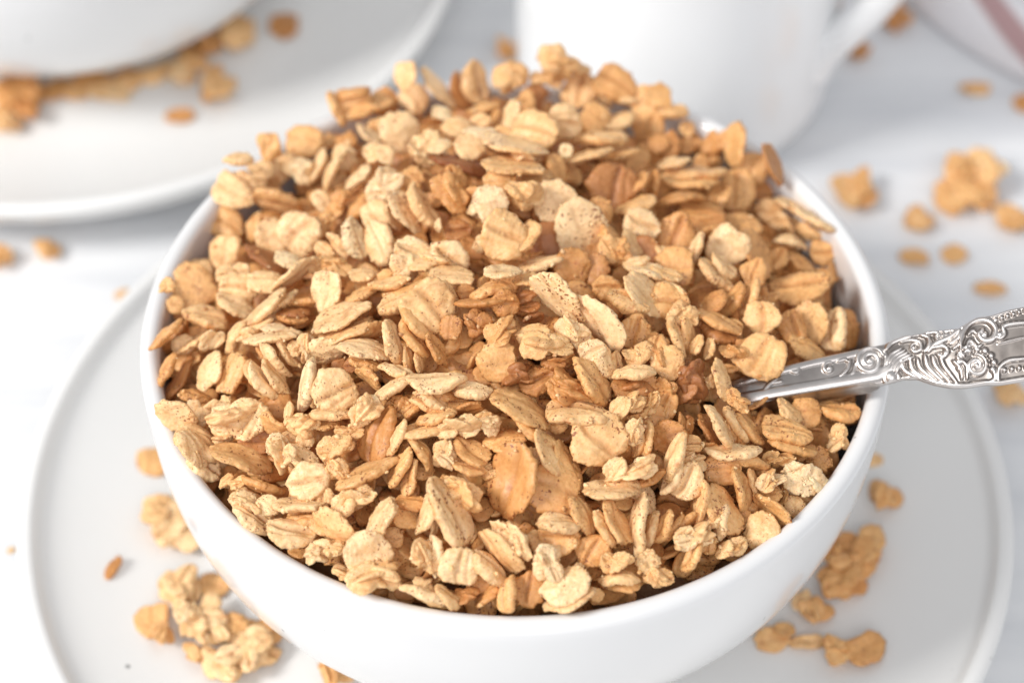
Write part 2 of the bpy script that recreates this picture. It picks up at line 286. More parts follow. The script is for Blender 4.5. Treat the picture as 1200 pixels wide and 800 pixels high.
HEAP = """
pale lobed oat cluster sticking out highest on the back left inner wall|275 228 50 28 150 1 f;283 221 40 28 -60 1 f;270 243 18 12 0 1 f
long grooved golden flake cluster just inside the back left wall|328 236 58 28 -18 2 g;320 255 50 14 -10 5 r;377 235 26 16 -50 1 r
white rounded oat clump below the flake poking over the back left rim|335 198 42 36 0 1 c;307 200 34 30 10 1 c;311 215 40 26 -10 2 c
golden creased flake at the left edge above the bare inner wall|267 262 46 26 -20 3 g;263 297 42 26 80 2 f;299 266 34 18 70 3 f
pale double flake curl with a round whorl in the back left heap|352 272 46 38 50 1 g;320 278 38 30 30 1 f;340 305 36 16 -25 0 f
brown edged flake with toasted underside facing the left of the heap|313 305 60 20 -35 6 r;312 330 42 22 -10 1 f
curved golden flake peeking above the square amber clump on the left|230 316 40 22 15 2 f
thin pale flake poking out over the back left rim|280 188 36 13 -5 1 f
blurred tan clump resting on the back left rim|316 173 30 24 0 3 c
wide tan flake against the back rim below the plate edge|357 166 44 28 -10 3 f;384 168 30 20 20 3 c
white knobbly clump beside two upright pale flakes|357 200 32 34 0 0 c
three upright pale slivers side by side in the back left heap|392 200 54 17 65 1 r;375 196 40 13 70 1 r;402 178 30 14 60 2 r
slanting pale sliver above a dark hollow|420 209 36 13 40 1 r
toasted lumpy clump beneath the upright pale slivers|397 240 40 24 60 4 c;378 262 34 24 40 3 c
big wide golden brown cluster perched at the back left rim|430 125 66 38 -5 3 c;395 128 44 14 -70 2 r;412 108 40 14 4 4 f;450 118 34 26 -20 4 f
short pale stick below the wide back left cluster|432 160 34 13 -35 1 r;446 152 30 18 -20 3 f;405 165 26 20 10 4 c
smooth pale round flake behind the round whorled clump|470 157 44 34 20 1 f
round pale clump with rolled edge and cinnamon dots|503 175 46 42 0 1 c;508 178 30 26 40 1 g
pale lumpy clump with a broken upper edge left of the round whorled one|448 180 40 30 -20 1 c;403 185 28 24 30 1 c
smooth cream chunk topping the left part of the heap|452 218 44 40 20 0 c;482 208 34 28 0 3 c
cream grooved pair of long flakes slanting down in the left half|476 250 52 24 -60 1 f;495 243 56 22 -58 2 g;461 253 36 18 -65 1 f
smooth oat lump tucked left under the cream grooved pair|440 253 32 24 0 1 f;422 245 40 20 40 4 f
cream split kernel standing on end left of the blocky clump|416 281 48 24 -70 0 g;445 285 52 30 -65 1 g
small pale slanted flake under the cream split kernel|397 287 34 14 -50 1 r;381 293 24 14 -30 2 r
small tan block above the pointed upright flake|393 311 36 22 -10 3 c;374 312 24 20 30 3 c
round toasted clump freckled with dark cinnamon above the heap middle|531 224 56 50 90 4 c;560 232 26 40 80 4 c
pale flake with a white crumbly edge right of the round freckled clump|575 240 40 38 0 0 f;562 238 30 16 80 0 c
large blocky cream clump just left of the heap middle|505 301 84 46 -5 1 c;474 314 32 36 0 1 c;528 323 50 24 -5 1 f
tiny upright nub behind the large blocky cream clump|514 265 16 9 88 1 r
dark toasted chip behind the large blocky cream clump|537 272 30 22 0 6 f;556 290 34 20 -30 5 f
pale oval flake pair overlapping right of the blocky clump|590 277 50 40 -25 2 g;614 280 44 20 60 2 f;567 284 24 30 80 1 c
long brown toasted edge lying under the back ridge|545 193 76 15 -12 7 r
blurred upright golden flake on the back left skyline|476 92 36 22 90 2 f;487 117 36 24 -50 1 g
leaning pale sliver on the back left skyline|515 105 60 18 -52 1 f;518 133 22 13 -20 0 f
two overlapping flakes standing on the skyline at the back, one amber|541 107 48 22 -75 5 f;557 98 52 30 -75 2 g
small curved flake below the skyline pair|536 150 34 20 -20 2 f;567 127 36 12 10 3 r;563 142 24 15 20 2 r
narrow white flake above the long brown edge|562 157 38 13 -8 0 r;552 173 34 22 10 1 f;588 158 22 16 -20 3 f
crumbly pointed clump forming the very top of the heap|657 74 52 34 -20 2 c;640 92 40 24 10 2 c;678 80 30 14 -10 3 f
pale round lump left of the pointed top|600 92 48 36 0 2 c
cinnamon streaked lump under the pointed top|627 112 38 34 30 5 c;612 124 30 24 0 3 c
pale grooved flake with a rounded left edge beneath the streaked lump|628 155 50 32 -15 2 g;600 141 42 20 80 1 f
round cream flake with a ring mark below the heap top|662 144 38 36 0 1 g
upright cream shell below and right of the pointed top|680 108 44 34 80 2 f;697 138 32 26 -40 3 f
cupped golden flake with a pale lower lip on the back right skyline|722 100 50 30 -30 4 g;727 117 48 13 -15 1 r;705 108 40 14 -60 2 r
stacked tan flakes sloping down to the back right rim|757 120 36 34 0 3 f;722 142 42 18 10 2 f;770 112 34 22 0 3 f
tan broad flake right of the small black hollow at the back|760 150 38 34 60 3 f
layered wide flake lying flat above three thin edges|702 164 60 20 -2 2 g;690 183 54 12 15 2 r;727 182 46 12 15 3 r
long pale flake with a crumb on its upper face above the heap middle|604 172 72 26 -10 1 f;613 183 26 13 0 1 c
broad pale flake lying directly under the long crumb topped one|600 196 66 26 -3 2 f;652 200 40 20 -70 4 g;625 208 40 22 10 3 f
small round oat nub beside the layered wide flake|663 178 15 13 0 1 f
orange toasted block near the back right rim|780 170 38 36 0 5 c
craggy golden clump of fused flakes near the back right rim|809 170 36 34 0 4 c;838 168 48 32 60 4 c;830 190 34 18 10 3 c
pale flake slab between the back right rim and the craggy clump|787 133 38 18 0 2 f;805 151 18 14 0 3 f
upright tan flake behind the craggy clump|862 170 54 22 85 3 f
ring shaped curl beside the golden flake at the back right wall|883 195 38 28 60 3 g
smooth amber flake leaning on the back right inner wall|905 192 52 22 -65 5 f
white edged flake over the layered long one right of the back|788 192 38 13 12 1 r
layered long flake with dark line lying under the craggy clump|812 205 72 16 4 3 r;808 214 64 14 0 3 r
smooth golden oval standing upright in the right back heap|862 224 50 32 85 3 f;842 232 28 22 0 3 c
long thin tan flake left of the golden upright oval|797 233 56 14 12 4 r;820 247 50 24 0 4 f
orange folded flake between the wall and the golden upright oval|893 222 34 22 0 5 f;900 247 32 20 -20 2 f
knobby folded flake with a raised nub left of the pale oval pair|614 230 46 34 -30 2 c;622 228 18 22 80 1 c
small tan flake beneath the broad pale flake|583 215 32 22 0 3 f
large pale oval flake standing at the heap middle with a red fleck|680 266 62 44 -75 1 f;650 236 50 36 -70 1 f
dark toasted upright flake in the back right hollow|716 218 54 42 70 6 f
tan twist of flakes right of the dark toasted upright one|747 215 34 16 50 4 r;744 241 50 18 25 3 f;766 218 38 11 75 4 r
amber sliver behind the large pale oval|703 250 36 22 -50 4 f
squarish cream flake with a rosy dent right of the large pale oval|751 266 42 28 -30 1 g
lumpy golden twist of flakes below right of the large pale oval|717 288 52 36 90 3 c;741 285 34 18 -60 2 f;697 296 24 16 0 4 f
deep brown flake behind the large pale oval|641 284 52 36 -20 6 f;650 262 20 16 0 6 f
flat pale stick of flakes lying level below the heap middle|628 312 60 18 15 1 r;618 329 32 14 0 3 f
amber leaf shaped flake pointing down right of the flat pale stick|670 314 44 32 -60 5 f;697 316 34 28 0 5 f
brown angular flake at the right of the middle|757 295 36 26 0 6 f
two thin pale flakes stacked right of the middle|745 308 30 13 20 1 r;760 319 50 17 -15 1 f
small curled flake above the golden granular one|590 319 42 17 5 1 f
speckled brown flake deep under the small curled one|592 356 32 24 0 5 f
grooved bean shaped tan flake in the right half|790 272 46 38 75 4 g
tan flakes shaded behind the cream triple star|828 257 42 24 0 5 f;870 262 46 24 -15 4 f;835 274 52 16 0 4 r
narrow pale upright sliver left of the cream triple star|815 291 36 12 68 1 r
cream triple star of fanned flakes in the right half|852 291 46 34 -30 1 f;846 313 36 17 -42 1 f;838 322 48 18 -45 2 g
large smooth amber flake behind the cream triple star|886 297 60 30 -60 4 f
small cream chip and long sliver below the cream triple star|882 320 34 22 70 3 f;878 350 46 13 65 2 r;859 353 44 15 52 4 r
shaded flake under the cream triple star|835 354 36 18 30 5 f
stack of pale flakes leaning on the right inner wall|950 258 62 14 -30 1 r;935 247 60 16 -26 1 f;927 283 42 15 -12 1 r;950 273 36 14 -30 2 r;922 263 40 20 -40 1 c
tan cluster sagging along the right inner wall|962 297 30 24 0 3 f;940 307 36 15 -30 4 f;966 325 24 34 -70 4 c;912 303 30 18 50 4 f;978 318 24 12 -80 3 f
broad grooved flake lying level near the right inner wall|937 338 66 34 8 3 g
grooved pinkish flake pointing down above the spoon|893 374 40 36 85 2 g;894 352 36 24 60 4 c
smooth round pale flake left of the shaded hollow on the right|785 352 40 34 0 3 f
creased tan flake under the grooved bean shaped one|790 312 42 32 0 4 f;787 297 38 14 -10 2 r
small pale lip flake above the smooth round pale one|780 323 36 15 -15 2 r
ridged crumbly clump of upright edges left of the orange wing flake|799 370 40 38 0 2 c;792 395 50 14 -75 2 r;806 392 46 17 -80 3 r
orange wing shaped flake jutting right above the spoon tip|840 376 58 18 -25 4 r;845 390 46 24 -25 6 f;861 382 20 12 -20 3 f
square golden clump with amber centre at the left wall|228 338 56 42 -15 3 f;197 334 20 14 0 2 c
greyish tan flake under the square golden clump|243 372 54 22 -12 2 f
small shaded bead against the left inner wall|206 357 20 16 0 3 f
smooth cream flake pair right of the square golden clump|282 338 42 24 -5 1 f;278 358 48 22 -28 1 f
soft cream flake below the brown edged flake on the left|275 319 42 26 5 1 c
long slanting pale rods bundled in the left heap|312 362 62 13 42 1 r;345 322 62 14 38 1 r;328 355 46 12 35 1 r
white splinter star below the slanting rods|307 380 28 12 25 1 r;322 385 32 12 -5 0 r
level speckled rod under the white splinter star|321 395 66 12 8 1 r;293 394 26 18 0 1 c
bent golden rod standing left of the level speckled rod|276 394 42 13 62 2 r;256 399 22 12 50 1 r
shaded stack of three brown edges on the left|343 366 38 11 5 6 r;341 375 36 10 -3 5 r;355 355 36 10 3 4 r
brown split flake pair leaning on the left inner wall|195 392 52 13 44 4 r;202 400 58 14 42 5 r;209 368 18 13 0 5 f
pale speckled flake sloping right of the brown split pair|231 400 64 20 28 1 c
long toasted brown flake propped on the left inner wall|207 447 66 14 58 6 r;198 440 44 16 62 4 r;218 422 36 20 30 3 f
twin smooth cream flakes standing together in the left heap|247 434 50 26 68 1 f;270 437 48 26 65 3 f
upper fan of three parallel grains in the left heap|323 423 48 13 -52 1 r;337 412 44 14 -48 1 r;313 418 42 11 -55 3 r
lower fan of three parallel grains in the left heap|310 447 50 15 -52 1 r;324 442 48 16 -55 1 r;298 442 40 13 -60 2 r
tiny white crumb between the two fans of grains|347 407 17 18 0 1 c
tall cream column of fused flakes left of the middle|362 408 42 18 80 1 c;361 450 60 18 78 0 f
pointed pale flake standing above the layered square flake|384 343 46 28 85 1 f
big cream triangular clump with a cinnamon seam on the left|278 487 74 50 10 1 c;262 513 24 13 0 1 c;258 480 40 30 30 1 c
brown tail of flakes right of the cream triangular clump|322 498 36 18 -30 3 f;326 478 28 22 0 5 f
thin nib flakes left of the cream triangular clump|217 485 30 12 -60 1 r;228 477 17 14 0 1 f;237 488 24 24 0 1 c
shaded flake under the twin smooth cream flakes|229 465 38 15 -15 4 r
pale folded flakes spilling against the left front rim|205 492 50 30 -30 1 f;212 538 50 22 -65 1 f
whorled pale flake pair on the left front rim|237 518 60 26 -30 1 g;238 545 50 24 -40 1 g;232 566 44 18 0 4 c
long smooth tan boat shaped flake near the left front|285 537 74 25 -20 3 f
dark flake in the hollow behind the boat shaped flake|297 518 40 26 0 6 f
jagged cream wedge right of the boat shaped flake|330 530 56 24 -60 1 c;353 537 42 20 -30 1 f;350 518 38 18 0 2 c
short upright white stick above the jagged cream wedge|340 485 28 11 82 1 r
spiky crumbly clump left of the knobby round flake|358 497 40 28 20 2 c
folded tan flakes in the shade above the layered square flake|424 322 28 14 0 2 f;448 327 28 13 30 3 f;430 334 30 16 10 3 f
slim ribbed edge left of the round pink flake|456 334 46 13 12 2 r;422 346 38 13 25 3 r
tan toasted ridge touching the round pink flake|477 340 52 12 16 4 r;463 356 40 20 25 2 f
big layered square flake left of the middle|402 371 68 26 20 1 f;405 388 62 18 18 2 f;432 390 44 18 20 3 f
bowed pale flake under the layered square flake|428 408 58 20 -18 1 f;383 412 42 24 0 1 f
red cinnamon sugared lump left of the middle|404 428 34 22 0 6 c;428 425 36 14 -20 3 f
round pink tinged flake curled over a golden one at the heap centre|505 360 56 40 -50 2 f;490 376 58 24 -50 3 g;526 350 40 18 -70 2 f
fan of four upright golden grains below the round pink flake|461 400 50 17 -75 1 r;484 397 50 17 -55 3 r;478 420 32 11 -85 2 r;490 425 26 10 -80 2 r
shaded flakes right of the golden fan of grains|528 384 28 18 80 5 f;512 410 42 15 -60 4 r;545 342 20 14 0 5 f
toasted double edge below the small curled flake|568 353 62 18 15 5 r;575 339 48 15 15 3 r
rough brown knob behind the golden granular flake|560 377 36 32 0 5 c
golden granular oblong standing slanted at the centre|587 389 54 22 42 3 c
pale rumpled flake with a red dent right of the granular oblong|638 402 62 44 -8 2 c;645 405 40 22 10 1 f
large speckled oval flake sloping down from the centre|652 350 70 32 -48 1 f
broad rough double flake right of the large speckled oval|700 378 74 34 -55 1 f;672 388 48 28 -35 1 c
three stacked toasted crumbs in the central hollow|615 348 28 14 20 6 r;620 361 26 13 15 6 r;625 373 24 11 15 6 r
smooth tan flake half hidden left below the granular oblong|582 425 44 32 10 3 f
reddish granular flake below the pale rumpled one|605 440 44 34 10 6 c;655 425 48 20 30 5 c;630 447 42 24 15 5 f
white folded chips above the reddish grooved flake|694 412 30 20 30 1 f;709 422 40 20 -75 1 f;722 424 24 14 -80 2 f
long reddish grooved flake sloping right of centre|693 447 62 30 -55 3 g
folded pale flake above the scalloped amber one|735 355 48 22 -25 2 g
long speckled cream oval in the upper right of centre|752 345 56 30 -45 1 f;783 350 42 28 0 2 f
tan flake between the folded one and the amber leaf|712 338 34 22 0 4 f
scalloped amber flake right of the broad rough double flake|742 388 40 30 80 4 f;745 415 36 26 0 2 c
rough tan flake standing left of the ridged crumbly clump|775 411 46 30 -80 4 c
dark bodied flake with a bright top edge right of centre|742 436 48 15 5 1 r;742 450 54 30 10 5 c
two upright nibs above the round sugar crusted flake|816 404 24 12 65 2 r;831 409 24 11 75 2 r
bent pinkish flake curling down to the spoon|928 386 42 24 -75 4 g;945 408 46 22 -28 3 f
round golden flake trio against the right wall above the spoon|973 385 52 26 85 1 g;948 380 50 32 85 2 f;996 385 48 26 -80 4 f
grooved flake with sugar grains where the spoon enters|890 418 52 40 55 3 g
dark folded chips between the wing flake and the spoon|860 412 34 20 0 4 c;875 410 26 22 0 5 c;852 432 26 10 -5 4 r
round sugar crusted brown flake left of the spoon tip|808 446 60 42 85 6 c
slim pale upright flake touching the round sugar crusted one|846 444 48 18 -75 2 f;833 447 16 15 0 2 c
broken tan chip at the tip of the spoon|862 467 36 26 -40 3 c
tan slab left of the round sugar crusted flake|782 425 38 30 20 3 f;778 455 28 22 0 4 c;777 478 38 22 60 4 f
slanting bundle of four splayed edges below the spoon tip|843 500 58 16 -60 1 r;862 497 46 15 -58 2 r;878 502 46 13 -50 3 r;834 507 46 18 -65 5 f
brown rounded flake below the round sugar crusted one|784 512 40 28 30 5 f;799 497 26 12 80 5 r;809 500 22 11 80 5 r
long pale edge standing left of the ringed round flake|789 535 58 17 70 1 r;808 520 28 16 0 3 f
ringed round flake with pale rims low on the right|806 562 44 26 60 1 g;788 556 46 15 70 1 r;812 540 36 20 0 1 c
needle thin upright flake right of the ringed round one|822 587 50 10 86 2 r
tan flake with a white finger lying on it near the right front|847 596 66 34 -60 3 f;843 610 44 15 82 1 r
level white stick below the splayed edges|858 529 60 11 3 1 r;831 526 26 14 0 4 f
hooked tan rod beneath the level white stick|878 542 46 12 -5 3 r;893 550 22 10 40 3 r
shaded smooth flake beneath the hooked rod|846 549 42 26 0 4 f
tapering grey tan flake pointing down near the right front|868 574 56 19 -75 3 f
white jagged crumb left of the pale craggy ball|898 562 40 16 45 1 c;882 564 32 12 -80 2 r
smooth oval flake over a second one below the spoon|921 505 56 26 -15 3 g;927 523 58 15 -12 3 r
shaded rubble between the smooth oval and the pale craggy ball|910 538 36 18 0 3 c;942 532 34 20 0 5 c;960 540 30 24 20 4 c
big pale craggy ball overhanging the right front rim|940 563 56 44 -20 0 c;957 582 40 40 0 1 c;940 592 44 24 0 2 c
curved tan flake leaning on the right front rim|903 598 56 22 -40 3 f;900 580 32 20 0 3 f;918 584 26 11 75 3 r
golden pointed oval hanging on the right front rim|892 621 47 31 85 2 f
toasted thick rod pointing down left in the right front|802 614 40 13 45 4 r
pale knotted branch of flakes along the right front rim|812 628 58 17 32 1 c;830 612 30 18 40 1 c
rounded tan rod standing by the front right rim|811 652 42 14 60 3 r;830 637 24 15 80 3 f
white crumbly bridge of oats at the right front rim|855 640 44 17 25 2 c;872 608 24 18 0 4 f
orange angular flake under the spoon at the right wall|982 482 52 24 -5 4 f;945 483 36 26 0 4 f;925 482 36 18 -40 2 f
upright pale nib under the orange flake at the right wall|982 512 38 24 75 2 c
knobby round flake with a crumb in its fold left of centre|393 457 48 42 20 1 g;398 448 22 26 80 1 c
two flat edges under the knobby round flake|390 485 48 12 -3 2 r;380 497 34 13 0 3 f
pale triangle of three sticks left of centre|460 455 50 15 28 1 r;465 434 42 11 -20 1 r;433 443 36 15 -40 3 r
sugared clump under the triangle of sticks|430 480 46 28 60 1 c;475 478 42 28 0 4 c
upright tan triangular wedge in the lower left|442 507 68 34 72 5 g
pale grains leaning right of the tan triangular wedge|466 512 44 14 62 1 r;473 521 36 15 65 5 r
long slim tan flake lying under the triangular wedge|432 553 76 15 25 3 r
rusty bent clump left of the triangular wedge|393 520 50 26 15 2 c;394 546 36 20 -55 2 c;409 505 34 22 0 2 c
stacked level flakes at the centre below the golden fan|512 447 62 20 5 1 g;508 462 50 13 2 3 r
white splinters under the stacked level flakes|507 469 44 11 -32 1 r;499 474 36 11 -25 2 r;533 473 30 13 0 3 f
smooth cream lozenge right of the stacked level flakes|555 458 44 17 -2 1 f;547 480 36 14 15 4 f
two slim edges lying above the lower centre hollow|510 488 46 14 15 2 r;502 503 64 12 12 2 r
pale crumb topped edge right of the two slim edges|538 499 64 16 12 1 c;562 494 36 22 30 2 c
shaded slanting grain in the lower centre hollow|496 531 46 15 -58 3 r
bright square chip in the lower centre|522 530 38 27 88 1 c
fan of tan flakes right of the bright square chip|551 528 44 22 -35 3 f;550 546 44 18 -15 3 f
tan rod leaning in the dark lower centre gap|470 547 48 14 60 3 r;480 560 40 18 80 2 f;494 552 28 16 0 3 f
cinnamon topped oval on a wide pale flake right of centre|668 456 60 33 -25 4 c;680 482 74 26 -5 2 f
large round clump with a brown slit below centre|697 513 64 58 -50 2 g;728 508 40 22 -75 3 f
long smooth tan oblong pointing down to the right below centre|612 478 74 25 -30 3 f
narrow flake tucked under the long smooth oblong|627 506 54 14 -35 3 r
waisted golden flake left of the slit round clump|645 530 60 22 -55 2 f;664 541 50 20 -65 3 f;672 560 34 16 -80 3 f
white crumb at the left end of the long smooth oblong|574 494 26 22 0 1 c
smooth shaded flake below the long smooth oblong|592 515 48 20 5 4 f;655 498 22 15 0 4 f
large rusty upright flake in the front centre|603 563 84 46 78 4 f;622 540 30 22 0 2 c;578 550 28 15 20 3 f
freckled tan flake beside the large rusty one|648 573 60 42 -25 4 f
pale arrow shaped cluster right of the slit round clump|733 475 50 16 35 2 c;740 487 42 11 20 3 r;760 472 38 18 50 2 c
star of small pale sticks right of the slit round clump|742 503 38 16 75 1 c;758 514 38 11 87 2 r;748 518 34 12 80 2 r;735 508 22 12 -30 1 c
long crumbly ridge running up right in the front right|740 549 78 18 20 1 c;757 561 46 16 22 4 r;763 488 32 22 0 4 f
crusty curl of flakes at the left front edge|275 566 36 15 0 2 c;307 571 52 15 -20 4 r
big speckled flake pair lying on the left front edge|300 588 62 28 -28 1 c;298 605 58 26 -38 1 g
smooth level cream flake in the left front|352 590 62 17 -2 1 f
cupped cream flake resting near the front left rim|343 624 58 30 -15 1 g;360 605 46 24 0 3 g;380 614 42 22 -30 2 f
round nub at the front left rim|372 648 28 26 0 1 c;350 647 26 14 0 4 f
cream heart shaped flake below the rusty bent clump|362 563 50 32 10 1 g;380 580 24 30 90 2 f
freckled cream clump with a ragged edge in the front left|415 583 52 32 30 1 c
smooth pale oblong standing in the front left|448 607 50 24 55 1 f
broad smooth tan flake above the front left rim|393 618 62 32 -35 2 f
crumbly mass below the broad smooth tan flake|388 641 42 26 0 1 c;406 647 18 12 0 5 f
big round pale flake on a wide base at the front rim|433 648 58 42 -5 1 f;440 672 74 40 5 1 c;408 672 40 26 0 1 c
shaded chips behind the big round pale front flake|482 588 36 15 -10 4 r;475 605 36 20 -30 3 f;460 630 26 18 0 3 f
tall cream shard in the front left of centre|500 600 52 18 68 1 f;508 612 28 12 -80 1 r
shredded white column of oats above the front rim|500 650 56 18 -80 1 c;512 650 50 13 -85 0 r;522 640 46 24 0 4 f
large smooth cream wedge slanting in the front centre|527 598 82 32 -62 1 f;541 577 62 34 -40 2 c
round smooth golden disc at the front centre|538 660 44 37 80 1 f
pair of long cream leaves side by side in the front centre|600 630 72 28 -55 1 c;586 645 66 26 -50 2 f;574 666 54 22 -45 1 f
small golden tongue hanging down over the front rim|594 694 44 17 85 3 f
thin crusted flakes just inside the front rim|495 694 56 15 -25 1 r;497 684 26 12 0 1 c
flaky orange crumbs at the front rim below the golden disc|525 698 38 13 -42 2 r;546 697 32 15 0 5 c;570 700 36 10 42 4 r;565 684 26 20 0 4 f
hood shaped flake over a cup in the front|655 612 50 18 -5 1 f;655 628 46 34 0 3 g;640 635 42 22 -25 2 f
white crumbly lump under the hood shaped flake|642 657 46 38 -80 0 c
thick two layered flake at the front rim right of centre|660 684 64 36 15 1 f;667 699 64 20 18 1 f;676 668 18 13 0 1 c
dark flake in the shadow at the front rim|618 690 42 30 80 5 f;700 697 18 12 0 3 f
narrow shaded grain left of the fanned bundle|683 602 46 20 -70 3 f
round creased tan flake below the fanned bundle|695 645 42 34 60 4 g
cream capstone flake lying across the fanned bundle|715 573 60 20 0 1 f;732 564 40 12 -5 2 r
fanned bundle of upright flakes in the front right|708 617 44 18 -58 2 r;721 609 54 20 -65 2 f;747 615 72 17 86 1 r;762 623 50 13 72 1 r;755 583 42 20 -60 1 f
loose rod pair right of the fanned bundle|778 617 42 14 65 3 r;791 620 38 13 50 4 r
granular pebble flake atop two thin layers at the front right|721 656 44 24 8 2 c;725 676 48 13 4 2 r;731 686 40 13 0 3 r
crumbly bit touching the front right rim|758 656 30 22 0 2 c;770 673 40 20 -45 2 c
"""
SCATTER = """
P|tan round flake half hidden behind the bowl's left side on the plate|180 543 34 40 90 4 f
P|large pale two lobed clump on the plate left of the bowl|205 622 66 54 -50 2 c;190 612 44 40 60 3 c 1;222 640 40 30 10 2 f 1.2
P|tiny brown curved crumb alone on the left of the plate|133 668 32 12 60 6 r
P|tan round piece leftmost in the pile beside the bowl|178 732 40 42 90 4 f;192 748 26 22 0 4 c
P|pale round lump topping the left pile of fallen clumps|213 697 50 48 20 2 c;206 704 34 26 40 2 f 1.6
P|small tan flake behind the pale round lump on the plate|250 690 30 40 80 4 f
P|knobbly twisted pale clump in the middle of the left pile|235 742 74 44 -35 2 c;250 722 32 24 60 1 f 2;222 735 40 26 -20 1 c 1.6;262 752 34 28 30 2 c 1.2
P|tan shaded clump under the twisted one at the left pile|280 742 44 36 0 4 c;232 770 34 24 0 4 c
P|golden ridged clump against the bowl at the lower left|297 772 56 46 70 2 c;302 758 36 24 10 2 f 2;284 764 32 22 -60 1 f 1.8
P|brown round flake touching the bowl above the ridged clump|312 744 40 36 20 5 f
P|pale slanted flakes cut off by the bottom edge at left|262 790 56 32 -40 1 c;250 780 34 20 -60 1 f 1.5
P|tan clump beneath the front of the bowl at the bottom edge|393 796 44 24 0 4 c
P|kidney shaped golden flake on the plate right of the bowl|1033 588 46 26 -15 4 c
P|small pale sliver beside the bowl above the kidney shaped flake|1022 540 16 26 80 2 f
P|large orange brown clump leaning to the bowl's right side|1000 660 60 76 80 5 c;1016 650 50 36 60 4 f 1.8;985 690 56 40 20 5 c;978 668 36 40 80 5 c 1.4
P|tan flake pair between the big orange clump and the end pieces|952 722 46 34 20 4 c;938 712 28 20 60 3 f 1.4
P|tan oval flake standing against the bowl at lower right|906 752 30 44 -75 4 f;918 745 20 28 80 4 f 1
P|slim pale flake linking the lower right pieces|946 756 48 16 0 3 f
P|rounded tan end pair lying furthest right in the lower right row|980 770 34 48 80 4 c;1014 768 50 36 25 5 f .8
Q|blurred golden flake stack touching the back bowl near its middle|280 46 44 48 80 3 c
Q|round brown flake alone at the rear of the back plate|333 34 36 32 0 6 f
Q|golden double clump lying in the open on the back plate|256 106 46 36 20 3 c;248 116 26 20 0 5 f .8
Q|small brown oval flake nearest the rim of the back plate|211 140 36 16 -5 6 f
Q|pale lump beside the back bowl left of the golden double clump|212 92 36 30 60 2 c;226 78 34 24 10 4 c
Q|cream flakes strung against the foot of the back bowl|128 112 54 18 -5 1 f;178 92 34 20 0 3 f;152 100 30 20 20 3 g;196 84 26 20 50 2 f;90 112 30 18 0 3 f
Q|brown bits wedged under the back bowl's edge|110 100 56 20 0 5 f;245 58 40 22 35 5 c;222 68 34 20 35 5 f;72 106 34 20 0 5 f;150 92 36 16 10 6 f;268 40 30 22 40 5 f
Q|toasted clump at the photo's left edge under the back bowl|20 122 60 50 10 5 c;6 148 40 28 20 3 c;34 138 30 26 50 6 c .6;56 112 44 20 0 5 f
T|blurred tan piece cut by the left border of the photo|2 306 30 40 80 4 c
T|small golden crumb on the table left of the bowl|56 298 34 20 10 4 c
T|orange crumb in the shadow below the mug handle|1003 64 30 20 0 6 c
T|dark orange crumb between the mug handle and the towel|1047 28 40 26 30 6 c
T|flat golden flake on the open table below the towel|1141 106 38 14 0 4 f
T|orange crumb tucked under the towel's striped edge|1188 72 30 18 0 5 c
T|crumb cut by the right border below the towel|1199 124 22 28 90 6 f
T|golden triangular clump just behind the bowl's right rim|997 232 66 40 -25 4 c;1010 242 30 22 0 6 f 1.2
T|largest round clump on the table at the right|1133 226 76 70 10 4 c;1112 240 50 40 40 4 c;1150 215 48 40 -20 3 c 2;1125 212 40 32 0 4 c 2
T|golden block attached beside the largest round clump|1184 264 46 34 20 4 c
T|small round piece left of the largest clump on the table|1073 265 38 26 0 4 c
T|golden oval crumb below the small round piece|1070 304 36 20 -5 4 f
T|upright golden crumb between the oval ones at the right|1118 300 24 32 80 4 f
T|flat rectangular flake above the spoon at the right|1159 341 40 16 0 4 f
T|pale flake pair on the table under the spoon's end|1184 469 44 28 -20 3 c
T|faint pale crumb outside the plate's left rim|13 645 8 10 80 1 f
T|pale crumb fleck at the plate's back left edge|144 347 20 10 20 3 f
T|tan bit peeking between the heap and the mug|594 66 18 26 80 5 c
"""
